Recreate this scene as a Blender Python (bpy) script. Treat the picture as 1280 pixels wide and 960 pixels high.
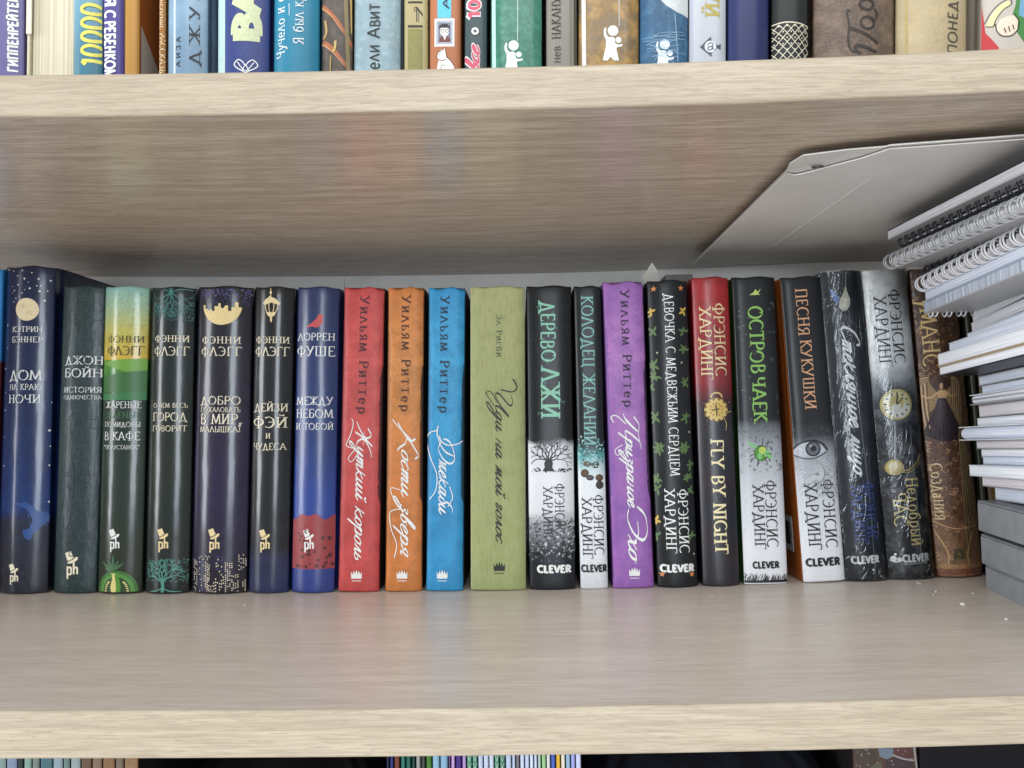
import bpy, bmesh, math, random
import numpy as np
from mathutils import Vector, Matrix
from mathutils.geometry import tessellate_polygon

for o in list(bpy.data.objects):
    bpy.data.objects.remove(o)
S = bpy.context.scene
COL = S.collection
R_ = math.radians

# ------------------------------------------------------------------ camera
CAM = Vector((0, -.502, .116))
FPX = 924.0                                   # focal length in photo pixels (1280 wide)
ROT = Matrix.Rotation(R_(.7), 3, 'Z') @ Matrix.Rotation(R_(90 + 2.78), 3, 'X') @ Matrix.Rotation(R_(-1.0), 3, 'Z')
cd = bpy.data.cameras.new('camera')
cam = bpy.data.objects.new('camera', cd)
COL.objects.link(cam)
cam.matrix_world = Matrix.Translation(CAM) @ ROT.to_4x4()
cd.sensor_width = 36
cd.lens = FPX / 1280 * 36
cd.clip_start = .01
cd.clip_end = 100
S.camera = cam
S.render.resolution_x, S.render.resolution_y = 1024, 768

# ------------------------------------------------------------------ light
W = bpy.data.worlds.new('World')
S.world = W
W.use_nodes = True
bg = W.node_tree.nodes['Background']
bg.inputs['Color'].default_value = (.92, .96, 1.0, 1)
bg.inputs['Strength'].default_value = .44


def area(name, loc, target, sx, sy, watts, colour):
    l = bpy.data.lights.new(name, 'AREA')
    l.shape = 'RECTANGLE'
    l.size, l.size_y, l.energy, l.color = sx, sy, watts, colour
    o = bpy.data.objects.new(name, l)
    COL.objects.link(o)
    o.location = loc
    o.rotation_euler = (Vector(target) - Vector(loc)).to_track_quat('-Z', 'Y').to_euler()
    return o


area('window_light', (.16, -2.7, .19), (.05, 0, .1), .60, .92, 22, (.82, .91, 1.0))
area('side_fill', (-2.5, -1.05, .3), (.25, -.1, .1), 1.3, 1.6, 78, (.92, .96, 1.0))  # added fill from the left to brighten the notebook pile; no known window
area('overhead_fill', (.1, -1.7, 1.75), (0, -.1, .05), 2.4, 1.2, 34, (1.0, .98, .95))  # added fill from above, high enough that the spines do not mirror it
area('floor_bounce', (.1, -1.5, -1.15), (0, -.1, .2), 2.6, 1.0, 18, (1.0, .95, .9))  # added lamp imitating light off the room floor, brightens the board undersides

S.view_settings.view_transform = 'Standard'
S.view_settings.look = 'None'
S.view_settings.exposure = 0
S.view_settings.gamma = 1
S.cycles.max_bounces = 8
S.cycles.transparent_max_bounces = 12


# ------------------------------------------------------------------ helpers: points from the photo
def ray(px, py):
    return ROT @ Vector(((px - 640) / FPX, (480 - py) / FPX, -1))


def atY(px, py, Y):
    d = ray(px, py)
    return CAM + d * ((Y - CAM.y) / d.y)


def atZ(px, py, Z):
    d = ray(px, py)
    return CAM + d * ((Z - CAM.z) / d.z)


def sagf(x):                                   # the lower board bends under its load
    return .0020 + (.055 if x > 0 else .025) * x * x


def sagu(x):                                   # the upper board
    return .2440 + (.07 if x > 0 else .035) * x * x


def lin(h, a=1.0):
    if isinstance(h, str):
        h = h.lstrip('#')
        c = [int(h[i:i + 2], 16) / 255 for i in (0, 2, 4)]
        c = [v / 12.92 if v <= .04045 else ((v + .055) / 1.055) ** 2.4 for v in c]
    else:
        c = list(h)[:3]
    return (*c, a)


# ------------------------------------------------------------------ helpers: objects
def link(name, me, mats=(), parent=None):
    o = bpy.data.objects.new(name, me)
    COL.objects.link(o)
    for m in mats:
        me.materials.append(m)
    if parent:
        o.parent = parent
    return o


def empty(name, loc, rot=(0, 0, 0)):
    o = bpy.data.objects.new(name, None)
    COL.objects.link(o)
    o.empty_display_size = .02
    o.location = loc
    o.rotation_euler = rot
    return o


def tag(o, label, cat, group=None, kind=None):
    o['label'] = label
    o['category'] = cat
    if group:
        o['group'] = group
    if kind:
        o['kind'] = kind
    return o


def mesh(name, verts, faces, mats=(), parent=None, mi=None, smooth=False):
    me = bpy.data.meshes.new(name)
    me.from_pydata([tuple(v) for v in verts], [], faces)
    if mi:
        for p, i in zip(me.polygons, mi):
            p.material_index = i
    if smooth:
        for p in me.polygons:
            p.use_smooth = True
    me.update()
    return link(name, me, mats, parent)


def frombm(name, bm, mats, parent=None, smooth=False):
    me = bpy.data.meshes.new(name)
    bm.normal_update()
    bm.to_mesh(me)
    bm.free()
    if smooth:
        for p in me.polygons:
            p.use_smooth = True
    return link(name, me, mats, parent)


def bbox_bm(bm, x0, x1, y0, y1, z0, z1, bev=0, seg=2):
    r = bmesh.ops.create_cube(bm, size=1)
    vs = r['verts']
    for v in vs:
        v.co = Vector(((x0 + x1) / 2 + v.co.x * (x1 - x0), (y0 + y1) / 2 + v.co.y * (y1 - y0), (z0 + z1) / 2 + v.co.z * (z1 - z0)))
    if bev:
        es = list({e for v in vs for e in v.link_edges})
        bmesh.ops.bevel(bm, geom=es, offset=bev, segments=seg, affect='EDGES', profile=.5)


def tube(bm, pts, r, n=6, closed=False):
    pts = [Vector(p) for p in pts]
    rings = []
    N = len(pts)
    prev = None
    for i, p in enumerate(pts):
        a = pts[(i - 1) % N] if (closed or i > 0) else p
        b = pts[(i + 1) % N] if (closed or i < N - 1) else p
        t = (b - a).normalized()
        up = prev if prev is not None else (Vector((0, 0, 1)) if abs(t.z) < .9 else Vector((1, 0, 0)))
        s = t.cross(up).normalized()
        u = s.cross(t).normalized()
        prev = u
        rings.append([bm.verts.new(p + (s * math.cos(2 * math.pi * k / n) + u * math.sin(2 * math.pi * k / n)) * r) for k in range(n)])
    for i in range(N if closed else N - 1):
        A, B = rings[i], rings[(i + 1) % N]
        for k in range(n):
            bm.faces.new((A[k], A[(k + 1) % n], B[(k + 1) % n], B[k]))


# ------------------------------------------------------------------ helpers: materials
class M:
    def __init__(s, name, rough=.5, spec=.5):
        s.m = bpy.data.materials.new(name)
        s.m.use_nodes = True
        s.nt = s.m.node_tree
        s.b = s.nt.nodes['Principled BSDF']
        s.b.inputs['Roughness'].default_value = rough
        s.b.inputs['Specular IOR Level'].default_value = spec
        s.xyz = None

    def new(s, t, **kw):
        n = s.nt.nodes.new(t)
        for k, v in kw.items():
            setattr(n, k, v)
        return n

    def put(s, sock, v):
        if hasattr(v, 'is_linked') or isinstance(v, bpy.types.NodeSocket):
            s.nt.links.new(v, sock)
        elif isinstance(v, str):
            sock.default_value = lin(v)
        else:
            sock.default_value = v

    def obj(s):
        if s.xyz is None:
            s.xyz = s.new('ShaderNodeTexCoord').outputs['Object']
            s.sep = s.new('ShaderNodeSeparateXYZ')
            s.nt.links.new(s.xyz, s.sep.inputs[0])
        return s.xyz

    def ax(s, i):
        s.obj()
        return s.sep.outputs[i]

    def math(s, op, a, b=0.0, c=None, clamp=False):
        n = s.new('ShaderNodeMath', operation=op, use_clamp=clamp)
        s.put(n.inputs[0], a)
        s.put(n.inputs[1], b)
        if c is not None:
            s.put(n.inputs[2], c)
        return n.outputs[0]

    def noise(s, scale, detail=3, rough=.55, stretch=None, off=0.0, dist=0.0):
        v = s.obj()
        if stretch or off:
            mp = s.new('ShaderNodeMapping')
            s.nt.links.new(v, mp.inputs[0])
            mp.inputs['Scale'].default_value = stretch or (1, 1, 1)
            mp.inputs['Location'].default_value = (off, off * .7, off * 1.3)
            v = mp.outputs[0]
        n = s.new('ShaderNodeTexNoise')
        s.nt.links.new(v, n.inputs['Vector'])
        n.inputs['Scale'].default_value = scale
        n.inputs['Detail'].default_value = detail
        n.inputs['Roughness'].default_value = rough
        n.inputs['Distortion'].default_value = dist
        return n.outputs['Fac']

    def voro(s, scale, feature='F1', stretch=None):
        v = s.obj()
        if stretch:
            mp = s.new('ShaderNodeMapping')
            s.nt.links.new(v, mp.inputs[0])
            mp.inputs['Scale'].default_value = stretch
            v = mp.outputs[0]
        n = s.new('ShaderNodeTexVoronoi', feature=feature)
        s.nt.links.new(v, n.inputs['Vector'])
        n.inputs['Scale'].default_value = scale
        return n.outputs['Distance']

    def ss(s, v, a, b):                         # smooth 0..1 from a to b
        n = s.new('ShaderNodeMapRange', interpolation_type='SMOOTHSTEP')
        s.put(n.inputs['Value'], v)
        n.inputs['From Min'].default_value = a
        n.inputs['From Max'].default_value = b
        return n.outputs['Result']

    def ramp(s, v, stops, interp='LINEAR'):
        n = s.new('ShaderNodeValToRGB')
        r = n.color_ramp
        r.interpolation = interp
        while len(r.elements) > 1:
            r.elements.remove(r.elements[-1])
        r.elements[0].position = stops[0][0]
        r.elements[0].color = lin(stops[0][1])
        for p, c in stops[1:]:
            e = r.elements.new(p)
            e.color = lin(c)
        s.put(n.inputs[0], v)
        return n.outputs[0]

    def mix(s, f, a, b, mode='MIX'):
        n = s.new('ShaderNodeMix', data_type='RGBA', blend_type=mode)
        s.put(n.inputs['Factor'], f)
        s.put(n.inputs['A'], a)
        s.put(n.inputs['B'], b)
        return n.outputs['Result']

    def col(s, c):
        s.put(s.b.inputs['Base Color'], c)
        return s

    def bump(s, h, strength, dist=.001):
        n = s.new('ShaderNodeBump')
        n.inputs['Strength'].default_value = strength
        n.inputs['Distance'].default_value = dist
        s.put(n.inputs['Height'], h)
        s.nt.links.new(n.outputs[0], s.b.inputs['Normal'])
        return s

    def rough(s, v):
        s.put(s.b.inputs['Roughness'], v)
        return s


_plain = {}


def ink(hexc, rough=.4, metal=0.0, spec=.5, var=.12):
    """flat printing ink or foil with a little unevenness"""
    k = (hexc, rough, metal, spec, var)
    if k not in _plain:
        a = M('ink_' + hexc.lstrip('#'), rough, spec)
        a.b.inputs['Metallic'].default_value = metal
        n = a.noise(900, 2)
        c = lin(hexc)
        d = tuple(min(1, v * (1 - var)) for v in c[:3]) + (1,)
        a.col(a.mix(a.ss(n, .35, .65), d, c))
        _plain[k] = a.m
    return _plain[k]


def wood(name, base, dark, light, gloss, freq=1.0, amt=1.0, seed=0.0):
    a = M(name, gloss, .55)
    n1 = a.noise(9 * freq, 4, .6, (1.1, 18, 18), seed, .35)      # broad bands along the board
    n2 = a.noise(30 * freq, 5, .65, (1.0, 26, 26), seed + 3, .3)    # fine grain lines
    n4 = a.noise(70 * freq, 2, .5, (1.0, 22, 22), seed + 11, .3)    # short dark pores
    n3 = a.noise(3, 2, .5, None, seed + 7)
    c = a.mix(a.math('MULTIPLY', a.ss(n1, .38, .62), .45 * amt), base, dark)
    c = a.mix(a.math('MULTIPLY', a.ss(n2, .51, .58), .45 * amt), c, dark)
    c = a.mix(a.math('MULTIPLY', a.ss(n2, .47, .30), .6 * amt), c, light)
    n5 = a.noise(13 * freq, 3, .5, (1.0, 20, 20), seed + 17, .4)    # long wavy grain lines
    vein = a.ss(a.math('ABSOLUTE', a.math('SUBTRACT', n5, .5)), .03, .004)
    c = a.mix(a.math('MULTIPLY', vein, .42 * amt), c, tuple(v * .86 for v in lin(dark)[:3]) + (1,))
    c = a.mix(a.math('MULTIPLY', a.ss(n4, .57, .62), .55 * amt), c, dark)
    c = a.mix(a.math('MULTIPLY', a.ss(n3, .4, .65), .25), c, dark)
    a.col(c)
    a.bump(n2, .12, .0006)
    a.rough(a.math('MULTIPLY_ADD', n2, .18, gloss - .09))
    return a.m


def spine_mat(name, h, stops, w=.03, warp=0.0, wscale=60, mott=None, fine=None, edge=None, specks=(), rough=.35,
              spec=.5, coat=0.0, bump=None, metal=0.0, interp='LINEAR', coatr=.12):
    """a printed book spine: colour bands up the height, mottling, worn edges, specks, gloss"""
    a = M(name, rough, spec)
    z = a.math('DIVIDE', a.ax(2), h)
    if warp:
        z = a.math('ADD', z, a.math('MULTIPLY', a.math('SUBTRACT', a.noise(wscale, 4), .5), warp))
    c = a.ramp(z, stops, interp)
    if mott:
        for (sc, amt, colr) in mott:
            c = a.mix(a.math('MULTIPLY', a.ss(a.noise(sc, 5, .62, None, sc * .013), .42, .68), amt), c, lin(colr))
    if fine:
        sc, amt, colr, st = fine
        c = a.mix(a.math('MULTIPLY', a.ss(a.noise(sc, 3, .6, st), .45, .7), amt), c, lin(colr))
    for e in (edge or ()):
        side, wid, colr, amt, z0, z1 = e
        x = a.math('MULTIPLY', a.ax(0), {'r': 1, 'l': -1}.get(side, 1)) if side in 'rl' else a.math('ABSOLUTE', a.ax(0))
        d = a.ss(x, w / 2 - wid, w / 2)
        zz = a.math('DIVIDE', a.ax(2), h)
        band = a.math('MULTIPLY', a.ss(zz, z0 - .06, z0 + .04), a.ss(zz, z1 + .06, z1 - .04))
        nn = a.noise(420, 6, .75, (1, 1, .45))
        f = a.ss(a.math('ADD', a.math('MULTIPLY', a.math('MULTIPLY', d, band), .75), a.math('MULTIPLY', nn, .9)), .74, .86)
        c = a.mix(a.math('MULTIPLY', f, amt), c, lin(colr))
    for (sc, thr, z0, z1, colr, amt) in specks:
        zz = a.math('DIVIDE', a.ax(2), h)
        band = a.math('MULTIPLY', a.ss(zz, z0 - .015, z0 + .02), a.ss(zz, z1 + .02, z1 - .02))
        f = a.math('MULTIPLY', a.ss(a.noise(sc, 5, .7, None, sc * .021), thr, thr + .05), band)
        c = a.mix(a.math('MULTIPLY', f, amt), c, lin(colr))
    a.col(c)
    a.b.inputs['Metallic'].default_value = metal
    if coat:
        a.b.inputs['Coat Weight'].default_value = coat
        a.b.inputs['Coat Roughness'].default_value = coatr
    if bump:
        sc, st, dist = bump[:3]
        hh = a.noise(sc, 3, .5, bump[3] if len(bump) > 3 else (1, 1, .35))
        a.bump(hh, st, dist)
        if coat:
            for l in list(a.b.inputs['Normal'].links):
                a.nt.links.new(l.from_socket, a.b.inputs['Coat Normal'])
    return a.m


def paper_mat(name, c1, c2, axis='z', scale=2600, rough=.7):
    """the cut edges of many sheets"""
    a = M(name, rough, .2)
    st = {'z': (.004, .004, 1), 'x': (1, .004, .004), 'y': (.004, 1, .004)}[axis]
    n = a.noise(scale, 2, .6, st)
    n2 = a.noise(scale * .12, 2, .5, st)
    n3 = a.noise(26, 3)
    c = a.mix(a.ss(n, .35, .68), c1, c2)
    c = a.mix(a.math('MULTIPLY', a.ss(n2, .5, .72), .5), c, c2)
    c = a.mix(a.math('MULTIPLY', a.ss(n3, .45, .7), .25), c, c2)
    a.col(c)
    a.bump(n, .25, .0003)
    return a.m


PAPER = paper_mat('book_pages', 'ece6d8', 'c9bfa8', 'x')

# ------------------------------------------------------------------ the bookcase
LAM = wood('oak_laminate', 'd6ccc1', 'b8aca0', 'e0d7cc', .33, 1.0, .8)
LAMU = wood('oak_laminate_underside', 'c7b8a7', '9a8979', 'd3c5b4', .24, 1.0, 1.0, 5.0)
EDGE = wood('oak_edge_band', 'b5a994', '998b77', 'bfb39f', .45, 1.3, .95, 2.0)
HARD = M('white_hardboard', .5, .3)
HARD.col(HARD.mix(HARD.ss(HARD.noise(30, 3), .4, .7), 'f0efec', 'e6e5e2'))
HARD = HARD.m

case = empty('bookcase', (0, 0, 0))
tag(case, 'light oak laminate bookcase with thick shelves holding every row of books', 'bookcase', None, 'structure')


def board(top, thick, front=-.203, back=.141, half=.62):
    """a shelf board that sags a little; front edge band is its own slightly proud strip"""
    nx = 48
    V, F, mi = [], [], []
    r = .0011
    sec = [(back, 0), (front + r, 0), (front + r * .3, -r * .3), (front, -r), (front, -thick + r), (front + r * .3, -thick + r * .3), (front + r, -thick), (back, -thick)]
    for i in range(nx + 1):
        x = -half + 2 * half * i / nx
        xs = max(-.42, min(.42, x))
        for (y, dz) in sec:
            V.append((x, y, top(xs) + dz))
    n = len(sec)
    for i in range(nx):
        for k in range(n):
            a, b = i * n + k, i * n + (k + 1) % n
            F.append((a, a + n, b + n, b))
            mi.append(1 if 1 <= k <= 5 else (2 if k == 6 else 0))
    F.append(tuple(range(n)))
    mi.append(0)
    F.append(tuple(nx * n + k for k in reversed(range(n))))
    mi.append(0)
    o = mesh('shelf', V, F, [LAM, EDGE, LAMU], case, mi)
    for p, m_ in zip(o.data.polygons, mi):
        p.use_smooth = m_ == 1
    bmx = bmesh.new()
    bmx.from_mesh(o.data)
    bmesh.ops.recalc_face_normals(bmx, faces=bmx.faces)
    bmx.to_mesh(o.data)
    bmx.free()
    return o


TH_U, TH_L = .0181, .0189
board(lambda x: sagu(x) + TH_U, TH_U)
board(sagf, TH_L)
board(lambda x: -.262, TH_L)
board(lambda x: .545, TH_U)
for (x0, x1) in ((-.619, -.1541), (-.1535, .619)):
    b = bmesh.new()
    bbox_bm(b, x0, x1, .1415, .1455, -.2615, .545)
    frombm('back_panel', b, [HARD], case)
for sx in (-1, 1):
    b = bmesh.new()
    bbox_bm(b, sx * .6295 - .009, sx * .6295 + .009, -.203, .1455, -.30, .58, .0008)
    frombm('side_panel', b, [EDGE], case)


# ------------------------------------------------------------------ lettering: a small pen font
def arc(cx, cy, rx, ry, a0, a1, n=12):
    return [(cx + rx * math.cos(R_(a0 + (a1 - a0) * i / n)), cy + ry * math.sin(R_(a0 + (a1 - a0) * i / n))) for i in range(n + 1)]


def crom(P, n=6, closed=False):
    P = [tuple(map(float, p)) for p in P]
    if len(P) < 3:
        return P
    out = []
    N = len(P)
    for i in range(N if closed else N - 1):
        p0 = P[(i - 1) % N] if closed or i > 0 else P[0]
        p1, p2 = P[i], P[(i + 1) % N]
        p3 = P[(i + 2) % N] if closed or i + 2 < N else P[-1]
        for k in range(n):
            t = k / n
            out.append(tuple(.5 * (2 * p1[j] + (p2[j] - p0[j]) * t + (2 * p0[j] - 5 * p1[j] + 4 * p2[j] - p3[j]) * t * t
                                   + (3 * p1[j] - p0[j] - 3 * p2[j] + p3[j]) * t ** 3) for j in (0, 1)))
    out.append(P[0] if closed else P[-1])
    return out


def ln(*c):
    return [(c[i], c[i + 1]) for i in range(0, len(c), 2)]


def bowl(x, y0, y1, r, up=True):                # stem x -> round right side -> stem x
    h = (y1 - y0) / 2
    return [(x, y1), (x + r * .35, y1)] + arc(x + r * .35, (y0 + y1) / 2, r * .65, h, 90, -90)[1:] + [(x, y0)]


O_ = lambda cx, rx, a0=90, a1=450: arc(cx, .5, rx, .5, a0, a1, 26)
G = {
    'А': (.76, [ln(0, 0, .37, 1), ln(.37, 1, .76, 0), ln(.14, .34, .62, .34)]),
    'Б': (.6, [ln(.1, 0, .1, 1), ln(.1, 1, .52, 1), bowl(.1, 0, .56, .5)]),
    'В': (.62, [ln(.1, 0, .1, 1), bowl(.1, .53, 1, .42), bowl(.1, 0, .53, .5)]),
    'Г': (.56, [ln(.1, 0, .1, 1), ln(.1, 1, .54, 1)]),
    'Д': (.78, [ln(.12, 0, .37, 1), ln(.37, 1, .66, 0), ln(.0, 0, .78, 0), ln(.02, 0, .02, -.16), ln(.76, 0, .76, -.16)]),
    'Е': (.56, [ln(.1, 0, .1, 1), ln(.1, 1, .5, 1), ln(.1, .52, .42, .52), ln(.1, 0, .54, 0)]),
    'Ж': (.96, [ln(.48, 0, .48, 1), ln(.04, 1, .48, .5), ln(.48, .5, .04, 0), ln(.92, 1, .48, .5), ln(.48, .5, .92, 0)]),
    'З': (.54, [arc(.24, .76, .22, .24, 160, -80), arc(.25, .26, .26, .27, 85, -165)]),
    'И': (.72, [ln(.1, 0, .1, 1), ln(.62, 0, .62, 1), ln(.1, .06, .62, .94)]),
    'Й': (.72, [ln(.1, 0, .1, 1), ln(.62, 0, .62, 1), ln(.1, .06, .62, .94), arc(.36, 1.26, .16, .13, 190, 350, 8)]),
    'К': (.66, [ln(.1, 0, .1, 1), ln(.1, .5, .58, 1), ln(.22, .6, .66, 0)]),
    'Л': (.72, [ln(0, 0, .33, 1), ln(.33, 1, .7, 0)]),
    'М': (.88, [ln(.04, 0, .12, 1), ln(.12, 1, .44, .08), ln(.44, .08, .76, 1), ln(.76, 1, .84, 0)]),
    'Н': (.74, [ln(.1, 0, .1, 1), ln(.64, 0, .64, 1), ln(.1, .52, .64, .52)]),
    'О': (.86, [O_(.43, .41)]),
    'П': (.74, [ln(.1, 0, .1, 1), ln(.64, 0, .64, 1), ln(.1, 1, .64, 1)]),
    'Р': (.56, [ln(.1, 0, .1, 1), bowl(.1, .46, 1, .46)]),
    'С': (.7, [arc(.43, .5, .41, .5, 48, 312, 20)]),
    'Т': (.64, [ln(.32, 0, .32, 1), ln(.0, 1, .64, 1)]),
    'У': (.66, [ln(.0, 1, .35, .36), crom([(.64, 1), (.36, .36), (.22, .05), (.04, .03)])]),
    'Ф': (.86, [ln(.43, -.06, .43, 1.06), arc(.43, .52, .4, .34, 90, 450, 24)]),
    'Х': (.7, [ln(.02, 1, .66, 0), ln(.64, 1, .04, 0)]),
    'Ц': (.76, [ln(.1, 0, .1, 1), ln(.62, 0, .62, 1), ln(.1, 0, .74, 0), ln(.74, 0, .74, -.2)]),
    'Ч': (.66, [ln(.56, 0, .56, 1), crom([(.08, 1), (.08, .6), (.26, .44), (.56, .52)])]),
    'Ш': (1.0, [ln(.1, 0, .1, 1), ln(.5, 0, .5, 1), ln(.9, 0, .9, 1), ln(.1, 0, .9, 0)]),
    'Щ': (1.02, [ln(.1, 0, .1, 1), ln(.48, 0, .48, 1), ln(.86, 0, .86, 1), ln(.1, 0, 1.0, 0), ln(1.0, 0, 1.0, -.2)]),
    'Ъ': (.7, [ln(.2, 0, .2, 1), ln(0, 1, .2, 1), bowl(.2, 0, .54, .48)]),
    'Ы': (.86, [ln(.1, 0, .1, 1), bowl(.1, 0, .54, .44), ln(.76, 0, .76, 1)]),
    'Ь': (.58, [ln(.1, 0, .1, 1), bowl(.1, 0, .54, .48)]),
    'Э': (.68, [arc(.25, .5, .41, .5, 130, -130, 20), ln(.25, .52, .66, .52)]),
    'Ю': (1.06, [ln(.1, 0, .1, 1), O_(.68, .36), ln(.1, .52, .32, .52)]),
    'Я': (.62, [ln(.54, 0, .54, 1), [(.54, 1), (.38, 1)] + arc(.38, .74, .32, .26, 90, 270) + [(.54, .48)], ln(.34, .48, .04, 0)]),
    'L': (.54, [ln(.1, 0, .1, 1), ln(.1, 0, .52, 0)]),
    'F': (.54, [ln(.1, 0, .1, 1), ln(.1, 1, .52, 1), ln(.1, .52, .42, .52)]),
    'Y': (.68, [ln(0, 1, .34, .45), ln(.68, 1, .34, .45), ln(.34, 0, .34, .45)]),
    'N': (.74, [ln(.1, 0, .1, 1), ln(.1, 1, .64, 0), ln(.64, 0, .64, 1)]),
    'I': (.24, [ln(.12, 0, .12, 1)]),
    'G': (.76, [arc(.43, .5, .41, .5, 48, 330, 20), ln(.74, .0, .74, .42), ln(.52, .42, .76, .42)]),
    'V': (.7, [ln(0, 1, .35, 0), ln(.35, 0, .7, 1)]),
    'R': (.62, [ln(.1, 0, .1, 1), bowl(.1, .46, 1, .46), ln(.3, .46, .62, 0)]),
    '1': (.4, [ln(.26, 0, .26, 1), ln(.26, 1, .04, .8)]),
    '0': (.62, [arc(.31, .5, .26, .5, 90, 450, 24)]),
    ',': (.22, [ln(.12, .06, .04, -.18)]),
    '!': (.24, [ln(.12, .3, .12, 1), ln(.12, .0, .12, .1)]),
    '"': (.3, [ln(.07, .72, .07, 1), ln(.2, .72, .2, 1)]),
    '.': (.2, [ln(.1, 0, .1, .1)]),
    ' ': (.34, []),
    # small letters that are not small capitals
    'а': (.5, [crom([(.08, .56), (.24, .68), (.38, .56), (.38, 0)]), crom([(.38, .4), (.12, .3), (.06, .12), (.18, 0), (.38, .1)])]),
    'б': (.56, [arc(.27, .33, .23, .33, 90, 450, 20), crom([(.05, .33), (.12, .8), (.34, .95), (.5, 1.0)])]),
    'е': (.5, [arc(.25, .34, .22, .34, 0, 320, 18), ln(.03, .36, .47, .36)]),
    'р': (.54, [ln(.08, -.3, .08, .66), arc(.28, .33, .22, .33, 130, -130, 16)]),
    'у': (.5, [ln(.02, .66, .27, .1), crom([(.5, .66), (.27, .1), (.14, -.25), (0, -.28)])]),
    'о': (.56, [arc(.28, .33, .24, .33, 90, 450, 20)]),
    'с': (.48, [arc(.27, .33, .23, .33, 50, 310, 16)]),
}
for a_, b_ in zip('BHTCEKOAMPX', 'ВНТСЕКОАМРХ'):
    G[a_] = G[b_]
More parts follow.
